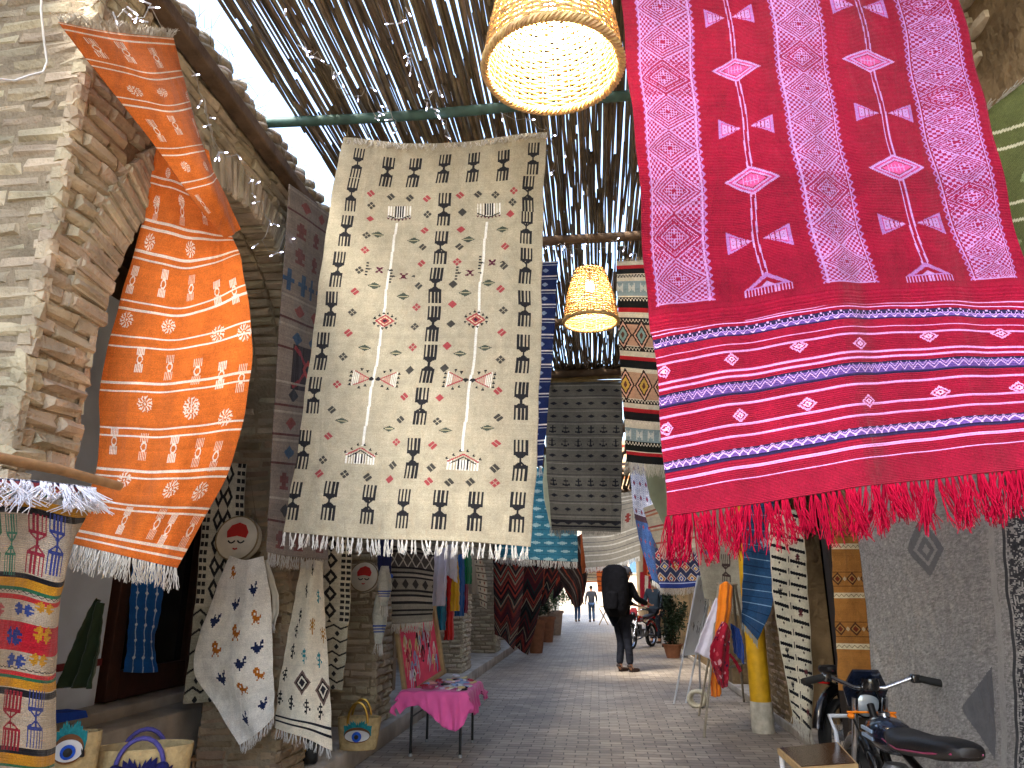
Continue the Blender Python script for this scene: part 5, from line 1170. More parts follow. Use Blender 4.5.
# white cable at the top left
q = MB(); q.tube([atx(x, y, XL+.05) for x, y in [(43, -25), (41, 10), (44, 40), (47, 62), (43, 72), (28, 76), (14, 81), (-10, 78)]], .0045, 6)
tag(q.build('cable', mat('white_cable', 'D4D2CC', .5), smooth=True), 'white cable running down the brick at the top left corner', 'cable')
# cords that tie the rugs to the poles
def tie(p, label):
    q = MB(); p = np.array(p); q.tube([p, p+np.array([.01, 0, .05]), (p[0]+.005, p[1], 4.56)], .004, 5); q.tube([p+np.array([-.02, 0, .0]), p+np.array([.02, -.01, .015])], .006, 5)
    tag(q.build('rug_tie', mat('drab_cord', '7A6A50', .9), smooth=True), label, 'cord', 'cords holding the rugs')
tie(at(346, 138, 4.1), 'cord knot at the upper left corner of the cream rug')
tie(at(546, 132, 4.1), 'cord knot at the upper right corner of the cream rug')
q = MB(); q.tube([atx(-30, 452, -1.95), atx(60, 470, -1.96), atx(119, 486, -1.98)], .019, 12)
tag(q.build('wooden_rod', mat('peeled_wood', 'A8845C', .7, 0, .25, 20, .3, 80), smooth=True), 'short wooden rod carrying the brightly banded rug at the left edge', 'rod')
# ================================================================== BASKETS
STRAW = mat('plaited_straw', 'B39C70', .8, 0, .25, 30, .8, 90, spec=.15, dist=.006)
def basket(px_, py_, z0, label, rb=.13, rt=.21, h=.26, rz=0, handle='gold', eye='teal', squash=.55, hl=.16, eh=.45, C=None):
    C = atz(px_, py_, z0) if C is None else np.array(C); e = empty('basket', C, label, 'basket', 'straw baskets at the shop front'); A_ = rotz(rz)
    q = MB(C); prof = []
    n = 16
    for k in range(n+1):
        t = k/n; prof.append((rb+(rt-rb)*t**.8+.0022*(k % 2), h*t))
    prof = [(0, .005), (rb*.9, 0)]+prof+[(rt-.012, h-.002)]+[(rb+(rt-rb)*t**.8-.012, h*t) for t in np.linspace(.95, .04, 8)]+[(0, .02)]
    q.lathe(C, prof, 36, A_, sy=squash); q.build('body', STRAW, e, smooth=True, angle=70)
    hm = {'gold': mat('gold_strap', 'B08A3A', .35, .7), 'blue': mat('blue_wrapped_cord', '4A4488', .8, 0, .2, 40, .4), 'black': mat('black_strap', '18181A', .6)}[handle]
    for s_ in (-1, 1):
        P = []
        for t in np.linspace(0, math.pi, 13):
            P.append(C+A_@np.array([rt*.45*math.cos(t), s_*rt*squash*1.02, h*.86+hl*math.sin(t)+.0]))
        q = MB(C); q.tube(P, .011, 8); q.build('handle', hm, e, smooth=True)
        if handle == 'blue':
            for en in (P[0], P[-1]):
                q = MB(C); q.ball(en+A_@np.array([0, s_*.022, 0]), .028, 8); q.build('pompom', mat('navy_yarn', '141450', .95, 0, .3, 90, .8, 260), e, smooth=True)
    # big embroidered eye on the side facing out
    f = A_@np.array([0, -1, 0]); u = A_@np.array([1, 0, 0]); sl = (rt-rb)*squash/h
    v = np.array([0, 0, 1.])+f*sl; v /= np.linalg.norm(v)
    mid = C+f*((rb+(rt-rb)*eh**.8)*squash+.012)+np.array([0, 0, h*eh])
    def patch(name, poly, m, off):
        # bend each outline point back with the curve of the basket
        P = [mid+u*a+v*b-f*(a*a*squash/(rt*1.1)*.9)+f*off for a, b in poly]; n = len(P); q = MB(C); c0 = sum(P)/n
        q.add(P+[c0+f*.004]+[p-f*.006 for p in P], [(i, (i+1) % n, n) for i in range(n)]+[(i, n+1+i, n+1+(i+1) % n, (i+1) % n) for i in range(n)]); return q.build(name, m, e)
    w_ = rt*.62 if eh < .8 else rt*.5
    TE = mat('teal_yarn', '1F7C84', .95, 0, .3, 60, .6, 200) if eye == 'teal' else mat('navy_yarn', '141450', .95, 0, .3, 90, .8, 260)
    lash = [(-w_, .0)]
    for k in range(13):
        t = -1+2*(k+.5)/13; lash += [(t*w_*.95-.01, .035+.03*(1-t*t)), (t*w_*1.12+.0, .075+.05*(1-t*t)+.012*math.sin(k*5)), (t*w_*.95+.012, .036+.03*(1-t*t))]
    lash += [(w_, 0), (0, -.01)]
    patch('lashes', lash, TE, .001)
    al = [(w_*.9*math.cos(t), .05*math.sin(t)*(1 if math.sin(t) > 0 else .8)) for t in np.linspace(0, 2*math.pi, 28)[:-1]]
    patch('lid', [(a*1.06, b*1.35+.004) for a, b in al], mat('brown_yarn', '6A4428', .95), .006)
    patch('white', al, mat('white_yarn', 'C8C8C8', .95), .011)
    ci = lambda r_: [(r_*math.cos(t), r_*math.sin(t)) for t in np.linspace(0, 2*math.pi, 21)[:-1]]
    patch('iris', ci(.04 if eh < .8 else .03), mat('blue_yarn', '2454C0', .95, 0, .3, 60, .6, 200), .018); patch('pupil', ci(.018), mat('black_paint', '141414', .6), .026)
    return e
basket(358, 749, .17, 'straw basket with teal embroidered eye and gold handles, on the ledge beside the pier', .15, .185, .25, .15)
basket(0, 0, 0, 'straw basket with blue cord handles and navy pompoms at the bottom left', .17, .225, .565, .5, 'blue', 'navy', eh=.72, hl=.13, C=(-2.2, 3.6, .17))
basket(0, 0, 0, 'straw basket with a teal feathered eye between the banded rug and the steps', .1, .125, .67, .6, 'black', 'teal', eh=.9, hl=.07, C=(-2.37, 3.3, .17))
q = MB(); C = np.array([-3.3, 4.25, .708])
q.prism([(-.2, 0), (.22, .01), (.2, .05), (-.18, .07)], C, (.3, .95, 0), (0, 0, 1), (1, -.3, 0), .16)
tag(q.build('cushion', mat('royal_blue_cloth', '1C48B0', .9, 0, .2, 10, .3), smooth=True), 'bright blue folded cloth lying on the upper stone step', 'cloth')
q = MB(); C = np.array([-3.08, 4.0, .638])
q.tube([C+np.array([0, .12*math.cos(t), .05+.05*math.sin(t)]) for t in np.linspace(0, 2*math.pi, 24)], .02, 8)
tag(q.build('ring_cushion', mat('dark_red_cloth', '7A1420', .9, 0, .2, 10, .3), smooth=True), 'small dark red cloth ring leaning on the lower stone step', 'cloth')
# small black and gold bag on the paving, cut by the lower edge
C = atz(302, 790, .0); C[2] = .17; e = empty('handbag', C, 'small black bag with gold clasp at the foot of the brick pier', 'bag')
q = MB(C); q.box(C+np.array([0, 0, .11]), (.2, .09, .2), rotz(.2), .02); q.build('body', mat('black_leather', '151517', .4, 0, .1, 20, .2), e, smooth=True)
q = MB(C); q.tube([C+np.array([.07*math.cos(t), -.02, .2+.09*math.sin(t)]) for t in np.linspace(0, math.pi, 12)], .007, 6); q.build('handle', mat('black_leather', '151517', .4), e, smooth=True)
q = MB(C); q.tube([C+np.array([.03*math.cos(t), -.062, .12+.03*math.sin(t)]) for t in np.linspace(0, 2*math.pi, 16)], .005, 6); q.build('clasp', mat('gold_strap', 'B08A3A', .35, .7), e, smooth=True)
C = atz(205, 783, .17); e = empty('wooden_stool', C, 'low round edged wooden stool top beside the blue handled basket', 'stool')
q = MB(C); q.box(C+np.array([0, 0, .16]), (.22, .14, .025), rotz(.2), .01); q.build('seat', mat('peeled_wood', 'A8845C', .7), e, smooth=True)
for sx in (-1, 1):
    for sy in (-1, 1):
        q = MB(C); q.tube([C+np.array([sx*.08, sy*.045, 0]), C+np.array([sx*.075, sy*.04, .15])], .012, 8); q.build('leg', mat('peeled_wood', 'A8845C', .7), e, smooth=True)
# ================================================================== PINK TABLE WITH JEWELLERY
TX0, TX1, TY0, TY1, TZ = -1.82, -1.22, 7.02, 7.85, .56
C = ((TX0+TX1)/2, (TY0+TY1)/2, 0); e = empty('folding_table', C, 'low folding table with thin black legs under the pink cloth', 'table')
q = MB(C); q.box((C[0], C[1], TZ-.015), (TX1-TX0, TY1-TY0, .025), bev=.006); q.build('tabletop', mat('pale_board', 'B0A48C', .7), e, smooth=True)
BM = mat('black_metal', '141416', .45, .4, .1)
for x in (TX0+.08, TX1-.06):
    for y in (TY0+.08, TY1-.08):
        q = MB(C); q.tube([(x, y, TZ-.03), (x, y, .02)], .013, 8); l_ = q.build('leg', BM, e, smooth=True)
        q = MB(C); q.tube([(x, y, .025), (x, y, .0)], .017, 8); q.build('rubber_foot', mat('grey_rubber', '8A8A8A', .7), l_, smooth=True)
    q = MB(C); q.tube([(x, TY0+.08, .33), (x, TY1-.08, .33)], .008, 6); q.build('crossbar', BM, e, smooth=True)
nx, ny = 70, 90; xs = np.linspace(TX0-.1, TX1+.17, nx); ys = np.linspace(TY0-.24, TY1+.12, ny)
XX, YY = np.meshgrid(xs, ys); dx = np.maximum(np.maximum(TX0-XX, XX-TX1), 0); dy = np.maximum(np.maximum(TY0-YY, YY-TY1), 0); dd = np.maximum(dx, dy)+.35*np.minimum(dx, dy)
fold_ = (.034*np.sin(XX*27+YY*9)+.012*np.sin(XX*71))*(dy > 0)+(.034*np.sin(YY*24+XX*7)+.012*np.sin(YY*66))*(dx > 0)
hang = np.clip(dd-.012, 0, 1); hang = hang*(1+.45*np.sin(XX*9+1)*(dy > 0)+.5*np.sin(YY*8)*(dx > 0)); Z_ = TZ+.004-hang*.96+.004*np.sin(XX*23)*np.cos(YY*19)+.006*np.sin(XX*47+YY*31)*(dd > 0)
Xc = np.clip(XX, TX0, TX1)+np.sign(XX-C[0])*np.minimum(dx, .02)*1.1+np.where(dx > 0, np.sign(XX-C[0])*(np.abs(fold_)*np.minimum(hang*6, 1)+hang*.04), 0)
Yc = np.clip(YY, TY0, TY1)+np.sign(YY-C[1])*np.minimum(dy, .02)*1.1+np.where(dy > 0, np.sign(YY-C[1])*(np.abs(fold_)*np.minimum(hang*6, 1)+hang*.04), 0)
i = np.arange(ny-1)[:, None]*nx+np.arange(nx-1)[None]; F = np.stack([i, i+1, i+nx+1, i+nx], -1).reshape(-1, 4)
o = link('tablecloth', quickmesh('tablecloth', np.stack([Xc, Yc, Z_], -1).reshape(-1, 3), F), mat('pink_cloth', 'E05A9E', .75, 0, .12, 7, .2, 60, sheen=.2), smooth=False)
md = o.modifiers.new('thickness', 'SOLIDIFY'); md.thickness = .002; tag(o, 'bright pink cloth draped over the low jewellery table', 'tablecloth')
# board
BL_, BR_, TL_, TR_ = at(405, 697, 7.15), at(443, 672, 7.55), at(396, 629, 7.2), at(432, 616, 7.6)
BLz = BL_.copy(); e = empty('jewellery_board', BL_, 'wood framed pink board hung with necklaces, leaning behind the jewellery table', 'board')
u = (BR_-BL_); v = (TL_-BL_); wn = np.cross(u, v); wn /= np.linalg.norm(wn); wn = wn if wn[1] < 0 else -wn
q = MB(BL_); q.add([BL_, BR_, BR_+v, BL_+v]+[p-wn*.02 for p in (BL_, BR_, BR_+v, BL_+v)], [(0, 1, 2, 3), (4, 7, 6, 5), (0, 4, 5, 1), (1, 5, 6, 2), (2, 6, 7, 3), (3, 7, 4, 0)]); q.build('panel', mat('pink_felt', 'D84A66', .9, 0, .2, 12, .4), e)
fwood = mat('light_wood', 'A48A62', .6, 0, .2, 20, .2)
for a, b in ((BL_, BR_), (BL_+v, BR_+v), (BL_, BL_+v), (BR_, BR_+v)):
    q = MB(BL_); d = frame(b-a); q.box((a+b)/2+wn*.008, (np.linalg.norm(b-a)+.04, .04, .04), d, .006); q.build('frame_bar', fwood, e, smooth=True)
jc = ['8AA8D0', 'D8C890', 'E0DCD0', 'A02030', '2A2A30', 'D8D4DC', 'D89A8A', 'C8B0C8']
for k in range(40):
    a, b = random.uniform(.08, .94), random.uniform(.25, .95); p = BL_+u*a+v*b+wn*.012; L_ = random.uniform(.08, .28)
    q = MB(); q.tube([p, p+np.array([.012, 0, -L_*.5])+wn*.012, p+np.array([.004, 0, -L_])+wn*.014, p+np.array([-.014, 0, -L_*.5])+wn*.014, p], .0055, 5); q.ball(p+np.array([0, 0, -L_-.01])+wn*.014, .014, 5)
    tag(q.build('necklace', mat('bead_'+jc[k % 8], jc[k % 8], .35, .1), smooth=True), 'one of many bead necklaces pinned on the pink board', 'necklace', 'necklaces on the pink board')
for k in range(58):
    x = random.uniform(TX0+.12, TX1-.02); y = random.uniform(TY0+.05, TY1-.05); z = TZ+.014+random.choice((0, 0, .016, .032, .05)); r_ = random.uniform(.02, .04)
    q = MB(); a_ = random.uniform(-.3, .3)
    q.tube([(x+r_*math.cos(t), y+r_*math.sin(t), z+a_*r_*math.cos(t)) for t in np.linspace(0, 2*math.pi, 14)], random.uniform(.005, .01), 6)
    tag(q.build('bracelet', mat('bead_'+jc[(k*3) % 8], jc[(k*3) % 8], .35, .1), smooth=True), 'one of many bead bracelets heaped on the pink table', 'bracelet', 'bracelets on the pink table')
for k, (x, y, col) in enumerate(((-1.38, 7.3, 'E0E4EC'), (-1.45, 7.55, '7AA8D0'), (-1.6, 7.2, 'B0486A'))):
    q = MB(); q.box((x, y, TZ+.022), (.16, .1, .03), rotz(k*.7), .006); tag(q.build('trinket_box', mat('box_'+col, col, .5), smooth=True), ('white', 'light blue', 'dusky pink')[k]+' flat trinket box among the bracelets on the pink table', 'box', 'trinket boxes on the pink table')
# ================================================================== EASELS
WP = mat('white_metal', 'B8BAC0', .45, .1, .1)
a1, a2, a3, a4 = at(698, 576, 10.65), at(713, 577, 10.95), at(682, 655, 10.7), at(699, 654, 10.95)
C = atz(684, 703, 0); e = empty('display_easel', C, 'white folding easel board with silver jewellery, left of the scarf easel', 'easel')
u = a4-a3; v = a1-a3; wn = np.cross(u, v); wn /= np.linalg.norm(wn)
q = MB(C); q.add([a3, a4, a2, a1]+[p+wn*.02 for p in (a3, a4, a2, a1)], [(0, 1, 2, 3), (4, 7, 6, 5), (0, 4, 5, 1), (1, 5, 6, 2), (2, 6, 7, 3), (3, 7, 4, 0)]); q.build('panel', mat('white_panel', 'E2E6EC', .5, 0, .08), e)
for a, b in ((a1, atz(674, 704, 0)), (a2, atz(686, 703, 0)), (a1, atz(700, 690, 0)), (a2, atz(712, 688, 0))):
    q = MB(C); q.tube([a, b], .014, 6); q.build('leg', WP, e, smooth=True)
for k in range(26):
    s_, t_ = random.uniform(.1, .9), random.uniform(.35, .97); p = a3+u*s_+v*t_-wn*.01; L_ = random.uniform(.04, .16)
    q = MB(); q.tube([p, p+np.array([.012, 0, -L_*.5]), p+np.array([0, 0, -L_]), p+np.array([-.012, 0, -L_*.5]), p], .005, 4)
    tag(q.build('necklace', mat('silver_chain', '70727C', .35, .6), smooth=True), 'one of many silver chains hung on the white easel board', 'necklace', 'silver chains on the white easel')
ap = at(727, 584, 8.9); ft = [atz(704, 738, 0), atz(757, 712, 0), atz(699, 716, 0), atz(744, 702, 0)]
C = ft[0]; e = empty('scarf_easel', C, 'folding wooden trestle easel hung with orange, white and red scarves', 'easel')
EW = mat('weathered_wood', '8E8474', .7, 0, .25, 20, .3)
for f_, off in zip(ft, (-.09, .09, -.06, .06)):
    q = MB(C); q.tube([ap+np.array([off, 0, 0]), f_], .015, 6); q.build('leg', EW, e, smooth=True)
q = MB(C); q.tube([ap+np.array([-.12, 0, 0]), ap+np.array([.12, 0, 0])], .017, 8); q.build('top_bar', EW, e, smooth=True)
def pt(f_, t): return ap+(f_-ap)*t
q = MB(C); q.tube([pt(ft[0], .6), pt(ft[1], .6)], .012, 6); q.build('crossbar', EW, e, smooth=True)
q = MB(C); q.tube([pt(ft[2], .6), pt(ft[3], .6)], .012, 6); q.build('crossbar', EW, e, smooth=True)
e4 = lambda X, Y, Q: (640+X/3.368, 540+Y/3.368, Q)
cloth('scarf', 'long orange scarf over the middle of the scarf easel, hanging to the ground', 'scarf', [[e4(268, 150, 8.72), e4(290, 140, 8.72), e4(312, 160, 8.75)], [e4(258, 230, 8.68), e4(285, 235, 8.64), e4(308, 230, 8.72)], [e4(250, 330, 8.66), e4(270, 335, 8.6), e4(290, 330, 8.68)], [e4(238, 430, 8.6), e4(258, 435, 8.55), e4(276, 430, 8.6)], [e4(238, 525, 8.55), e4(258, 530, 8.5), e4(274, 520, 8.55)]], color='DE7C1E', nu=30, nv=60, fold=[(.025, 2.5, .4, 0)], group='scarves on the easel')
cloth('scarf', 'white scarf spread to the left on the scarf easel', 'scarf', [[e4(256, 195, 8.76), e4(276, 205, 8.74)], [e4(216, 290, 8.76), e4(266, 310, 8.7)], [e4(186, 378, 8.76), e4(248, 408, 8.7)]], color='CFCBDA', nu=24, nv=40, fold=[(.02, 2, .3, 0)], group='scarves on the easel')
c = Cv(70, 110, 'A81C34'); rg = np.random.default_rng(2)
for k in range(60): c.dia(rg.uniform(0, 70), rg.uniform(0, 110), rg.uniform(2, 5), rg.uniform(2, 5), ('6A1024', 'D04A5A', '3A1A40', 'D8A0A8')[k % 4])
cloth('scarf', 'dark red patterned scarf bunched over the front leg of the scarf easel', 'scarf', [[e4(275, 275, 8.5), e4(290, 280, 8.46), e4(305, 310, 8.5)], [e4(240, 350, 8.46), e4(275, 350, 8.4), e4(300, 370, 8.46)], [e4(236, 400, 8.46), e4(272, 440, 8.4), e4(298, 440, 8.46)], [e4(262, 480, 8.42), e4(280, 500, 8.4), e4(294, 490, 8.42)]], c.a, fold=[(.03, 2, .4, 0)], group='scarves on the easel')
cloth('scarf', 'deep blue scarf hanging at the right side of the scarf easel', 'scarf', [[e4(305, 280, 8.8), e4(335, 300, 8.78)], [e4(312, 340, 8.8), e4(350, 360, 8.76)], [e4(318, 380, 8.8), e4(352, 420, 8.76)]], color='1C3A80', nu=20, nv=30, fold=[(.02, 2, .3, 1)], group='scarves on the easel')
cloth('scarf', 'short crimson scarf end slung low across the scarf easel legs', 'scarf', [[e4(298, 385, 8.6), e4(304, 380, 8.6)], [e4(318, 415, 8.6), e4(326, 408, 8.6)], [e4(336, 450, 8.6), e4(344, 440, 8.6)]], color='9A1830', nu=10, nv=16, group='scarves on the easel')
C = atz(697, 708, 0); q = MB()
for k in range(3): q.tube([C+np.array([.1*math.cos(t)+.02*k, .03*k, .11+.09*math.sin(t)]) for t in np.linspace(0, 2*math.pi, 20)], .024, 8)
tag(q.build('rope_coil', mat('cream_rope', 'BDB6A2', .9, 0, .2, 40, .5), smooth=True), 'cream coil of thick rope leaning on the foot of the scarf easel', 'rope')
# low table at the bottom right
c1, c2, c3, c4 = atz(777, 748, .62), atz(800, 768, .62), atz(858, 764, .62), atz(838, 742, .62)
C = (c1+c3)/2*np.array([1, 1, 0]); e = empty('low_table', C, 'low table with a dark brown top and bent white tube legs, at the bottom right', 'table')
def quadbox(mb, P, t): 
    P = [np.array(p) for p in P]; mb.add(P+[p-np.array([0, 0, t]) for p in P], [(0, 1, 2, 3), (4, 7, 6, 5), (0, 4, 5, 1), (1, 5, 6, 2), (2, 6, 7, 3), (3, 7, 4, 0)])
q = MB(C); quadbox(q, (c1, c2, c3, c4), .03); q.build('edge_board', mat('light_wood', 'A48A62', .6), e)
q = MB(C); cc = (c1+c2+c3+c4)/4; quadbox(q, [cc+(p-cc)*.93+np.array([0, 0, .004]) for p in (c1, c2, c3, c4)], .006); q.build('tabletop', mat('dark_gloss_top', '3A2418', .15, 0, .15), e)
for p in (c1, c2, c3, c4):
    p = cc+(p-cc)*.9; q = MB(C); q.tube([p-np.array([0, 0, .03]), p-np.array([0, 0, .3]), (p[0]*1.0, p[1], .01)], .014, 8); q.build('leg', mat('white_tube', 'B8BEC8', .35), e, smooth=True)
p = at(829, 716, c4[1]+.1); q = MB(C); q.tube([c4-np.array([0, 0, .2]), c4+np.array([.0, .02, .05]), p, p+np.array([.25, .05, 0]), c4+np.array([.27, .05, -.2])], .013, 8); q.build('rail', mat('white_tube', 'B8BEC8', .35), e, smooth=True)
# ================================================================== MOTORCYCLES
BLK = mat('black_paint_gloss', '0E0F12', .22, 0, .05, coat=.6, bump=0); CHR = mat('chrome', 'B8BCC4', .18, 1, .05, bump=0); RUB = mat('tyre_rubber', '141414', .85)
SEATM = mat('black_vinyl', '17171A', .5, 0, .1, 20, .3); ALU = mat('cast_aluminium', '7A7C80', .45, .8, .15)
def wheel(mb_o, e, x, r=.29, w=.055):
    q = MB(); n = 40
    q.lathe((x, 0, r), [(r-.05, -w*.8), (r-.02, -w), (r-.004, -w*.6), (r, 0), (r-.004, w*.6), (r-.02, w), (r-.05, w*.8), (r-.05, -w*.8)], n, np.array([[1, 0, 0], [0, 0, 1], [0, 1, 0]]).astype(float)); o = q.build('wheel', RUB, e, smooth=True, angle=50)
    q = MB(); AX = np.array([[1, 0, 0], [0, 0, 1], [0, 1, 0]]).astype(float)
    q.lathe((x, 0, r), [(r-.048, -w*.5), (r-.065, -w*.4), (r-.065, w*.4), (r-.048, w*.5)], n, AX); q.build('rim', CHR, o, smooth=True)
    q = MB()
    for k in range(20):
        a = 2*math.pi*k/20; q.tube([(x+.03*math.cos(a+.5), .02*(-1)**k, r+.03*math.sin(a+.5)), (x+(r-.06)*math.cos(a), 0, r+(r-.06)*math.sin(a))], .0022, 4)
    q.build('spokes', CHR, o); q = MB(); q.lathe((x, 0, r), [(0, -.06), (.035, -.06), (.035, .06), (0, .06)], 16, AX); q.build('hub', ALU, o, smooth=True, angle=40)
def moto(loc, ang, label, paint, group='parked motorcycles', steer=0, tag_ind=True):
    e = empty('motorcycle', loc, label, 'motorcycle', group, ang)
    P = lambda name, q, m, par=e, s=True: q.build(name, m, par, smooth=s, angle=50)
    wheel(None, e, .66); wheel(None, e, -.6)
    for s_ in (-1, 1):
        q = MB(); q.tube([(.66, s_*.075, .29), (.50, s_*.075, .62), (.39, s_*.08, .88)], [.021, .021, .017], 10); P('fork_leg', q, CHR)
    q = MB(); q.tube([(.88*math.cos(t)*.36+.66, 0, .29+.34*math.sin(t)) for t in np.linspace(.35, 2.6, 12)], .04, 8); P('front_mudguard', q, BLK)
    q = MB(); q.tube([(-.6+.36*math.cos(t), 0, .29+.36*math.sin(t)) for t in np.linspace(.9, 2.9, 12)], .045, 8); P('rear_mudguard', q, paint)
    q = MB(); q.tube([(.40, 0, .84), (.2, 0, .55), (.1, 0, .3), (-.25, 0, .28), (-.35, 0, .6), (.38, 0, .78)], .02, 8); q.tube([(-.35, 0, .6), (-.75, 0, .72)], .02, 8); q.tube([(-.22, .06, .32), (-.6, .07, .29)], .018, 8); q.tube([(-.22, -.06, .32), (-.6, -.07, .29)], .018, 8); P('frame', q, BM)
    q = MB(); prof = [(.0, 0), (.05, .012), (.09, .07), (.105, .16), (.1, .26), (.075, .36), (.03, .42), (0, .43)]
    q.lathe((-.05, 0, .73), prof, 20, np.array([[0, 0, 1.], [0, 1, 0], [1, 0, 0]])*np.array([1, 1, 1]), sx=.85); o = P('fuel_tank', q, paint)
    q = MB(); q.lathe((.2, 0, .815), [(.03, 0), (.03, .015), (0, .017)], 16); P('cap', q, CHR, o)
    for s_ in (-1, 1):
        for k in (0, 1): q = MB(); q.box((.18+.0*k, s_*.1, .75-.035*k), (.16, .012, .016), rotz(0)); P('tank_stripe', q, mat('pale_blue_decal', '8FA8C4', .3), o)
    q = MB()
    for k, (x, z, w_) in enumerate([(-.02, .745, .1), (-.15, .745, .12), (-.3, .755, .125), (-.45, .775, .115), (-.6, .80, .1), (-.72, .83, .08)]): pass
    n = 12; S = []
    for (x, z, w_, t_) in [(.0, .76, .05, .03), (-.04, .755, .09, .04), (-.16, .75, .12, .045), (-.3, .758, .125, .045), (-.45, .785, .12, .045), (-.6, .80, .11, .045), (-.72, .815, .08, .035), (-.76, .82, .04, .02)]:
        S.append([(x, w_*math.copysign(abs(math.cos(a))**.6, math.cos(a)), z+t_*math.copysign(abs(math.sin(a))**.7, math.sin(a))) for a in np.linspace(0, 2*math.pi, 17)[:-1]])
    v_ = [p for s_ in S for p in s_]; m_ = 16
    q.add(v_, [(i*m_+j, i*m_+(j+1) % m_, (i+1)*m_+(j+1) % m_, (i+1)*m_+j) for i in range(len(S)-1) for j in range(m_)]+[tuple(range(m_)), tuple((len(S)-1)*m_+j for j in range(m_))]); o = P('seat', q, SEATM)
    for s_ in (-1, 1): q = MB(); q.tube([(-.04, s_*.1, .742), (-.3, s_*.128, .745), (-.6, s_*.113, .785), (-.74, s_*.06, .81)], .004, 5); P('piping', q, mat('pink_piping', '8A2E54', .5), o)
    q = MB(); q.box((.0, 0, .38), (.26, .2, .2), bev=.03); q.lathe((.12, 0, .45), [(.06, 0), (.075, .02), (.06, .035), (.075, .05), (.06, .065), (.075, .08), (.06, .095), (.075, .11), (.05, .15), (0, .15)], 14); q.lathe((-.02, -.1, .37), [(0, -.03), (.08, -.03), (.09, 0), (.09, .2), (.08, .23), (0, .23)], 16, np.array([[1, 0, 0], [0, 0, 1], [0, 1, 0]]).astype(float)); P('engine', q, ALU)
    q = MB(); q.tube([(.18, -.05, .5), (.28, -.09, .36), (.15, -.12, .2), (-.2, -.13, .22), (-.35, -.14, .26), (-.8, -.15, .36)], [.017, .017, .017, .02, .035, .038], 10); P('exhaust', q, CHR)
    q = MB(); q.lathe((.47, 0, .84), [(0, -.09), (.04, -.085), (.075, -.04), (.083, .0), (.083, .03)], 22, np.array([[0, 0, 1.], [0, 1, 0], [-1, 0, 0]]).T@np.eye(3)); 
    hd = P('headlight', q, BLK); q = MB(); q.ball((.485, 0, .84), .076, 10, (.35, 1, 1)); P('lens', q, mat('lamp_glass', 'B8C0C8', .08, .2, bump=0), hd)
    q = MB(); q.prism([(-.09, -.06), (.09, -.06), (.12, .05), (.07, .16), (-.07, .16), (-.12, .05)], (.47, 0, .87), (0, 1, 0), (-.45, 0, .89), (.89, 0, .45), .02); P('cowl', q, paint)
    q = MB(); q.tube([(.30, .36, .965), (.34, .22, .99), (.38, .08, .93), (.38, -.08, .93), (.34, -.22, .99), (.30, -.36, .965)], .012, 8); hb = P('handlebar', q, CHR)
    for s_ in (-1, 1):
        q = MB(); q.tube([(.335, s_*.25, .985), (.30, s_*.37, .963)], .02, 10); P('grip', q, RUB, hb)
        q = MB(); q.box((.34, s_*.235, .985), (.045, .05, .045), bev=.008); P('switch_box', q, BLK, hb)
        q = MB(); q.tube([(.36, s_*.22, .985), (.375, s_*.3, .97), (.355, s_*.37, .955)], .006, 6); P('lever', q, BM, hb)
        q = MB(); q.ball((.40, s_*.11, .78), .02, 8, (1.3, 1, .8)); q.tube([(.4, 0, .8), (.4, s_*.13, .8)], .006, 6); P('indicator', q, mat('amber_lens', 'D8781A', .25, bump=0))
    q = MB(); q.tube([(.36, .18, .99), (.34, .2, 1.1), (.33, .24, 1.16)], .005, 6); q.ball((.325, .27, 1.18), .05, 8, (.25, 1.2, .8)); 
    q = MB(); q.lathe((.36, 0, .95), [(0, .03), (.045, .03), (.05, 0), (.04, -.03), (0, -.03)], 16); P('speedometer', q, BLK)
    q = MB(); q.box((-.8, 0, .74), (.05, .11, .06), bev=.012); P('tail_light', q, mat('red_lens', 'C01414', .2, bump=0))
    q = MB(); q.tube([(-.02, .1, .25), (-.1, .2, .02)], .011, 6); P('side_stand', q, BM)
    q = MB(); q.tube([(.38, .03, .93), (.45, .1, .8), (.35, .06, .62)], .006, 6); q.tube([(.38, -.03, .93), (.47, -.09, .82), (.36, -.05, .6)], .006, 6); P('cables', q, RUB)
    return e
moto((1.49, 4.16, 0), math.atan2(1, .02), 'black motorcycle parked before the big grey rug, nearest the camera', mat('dark_blue_paint', '10182A', .2, 0, .05, coat=.6, bump=0))
moto((1.15, 20.6, 0), R(-118), 'red motorcycle parked beside the walker in black', mat('red_enamel', '9A1220', .25, 0, .05, coat=.5, bump=0))
moto((2.42, 7.25, 0), R(44), 'black motorcycle in the dark doorway, only its red tail lamp showing', BLK)
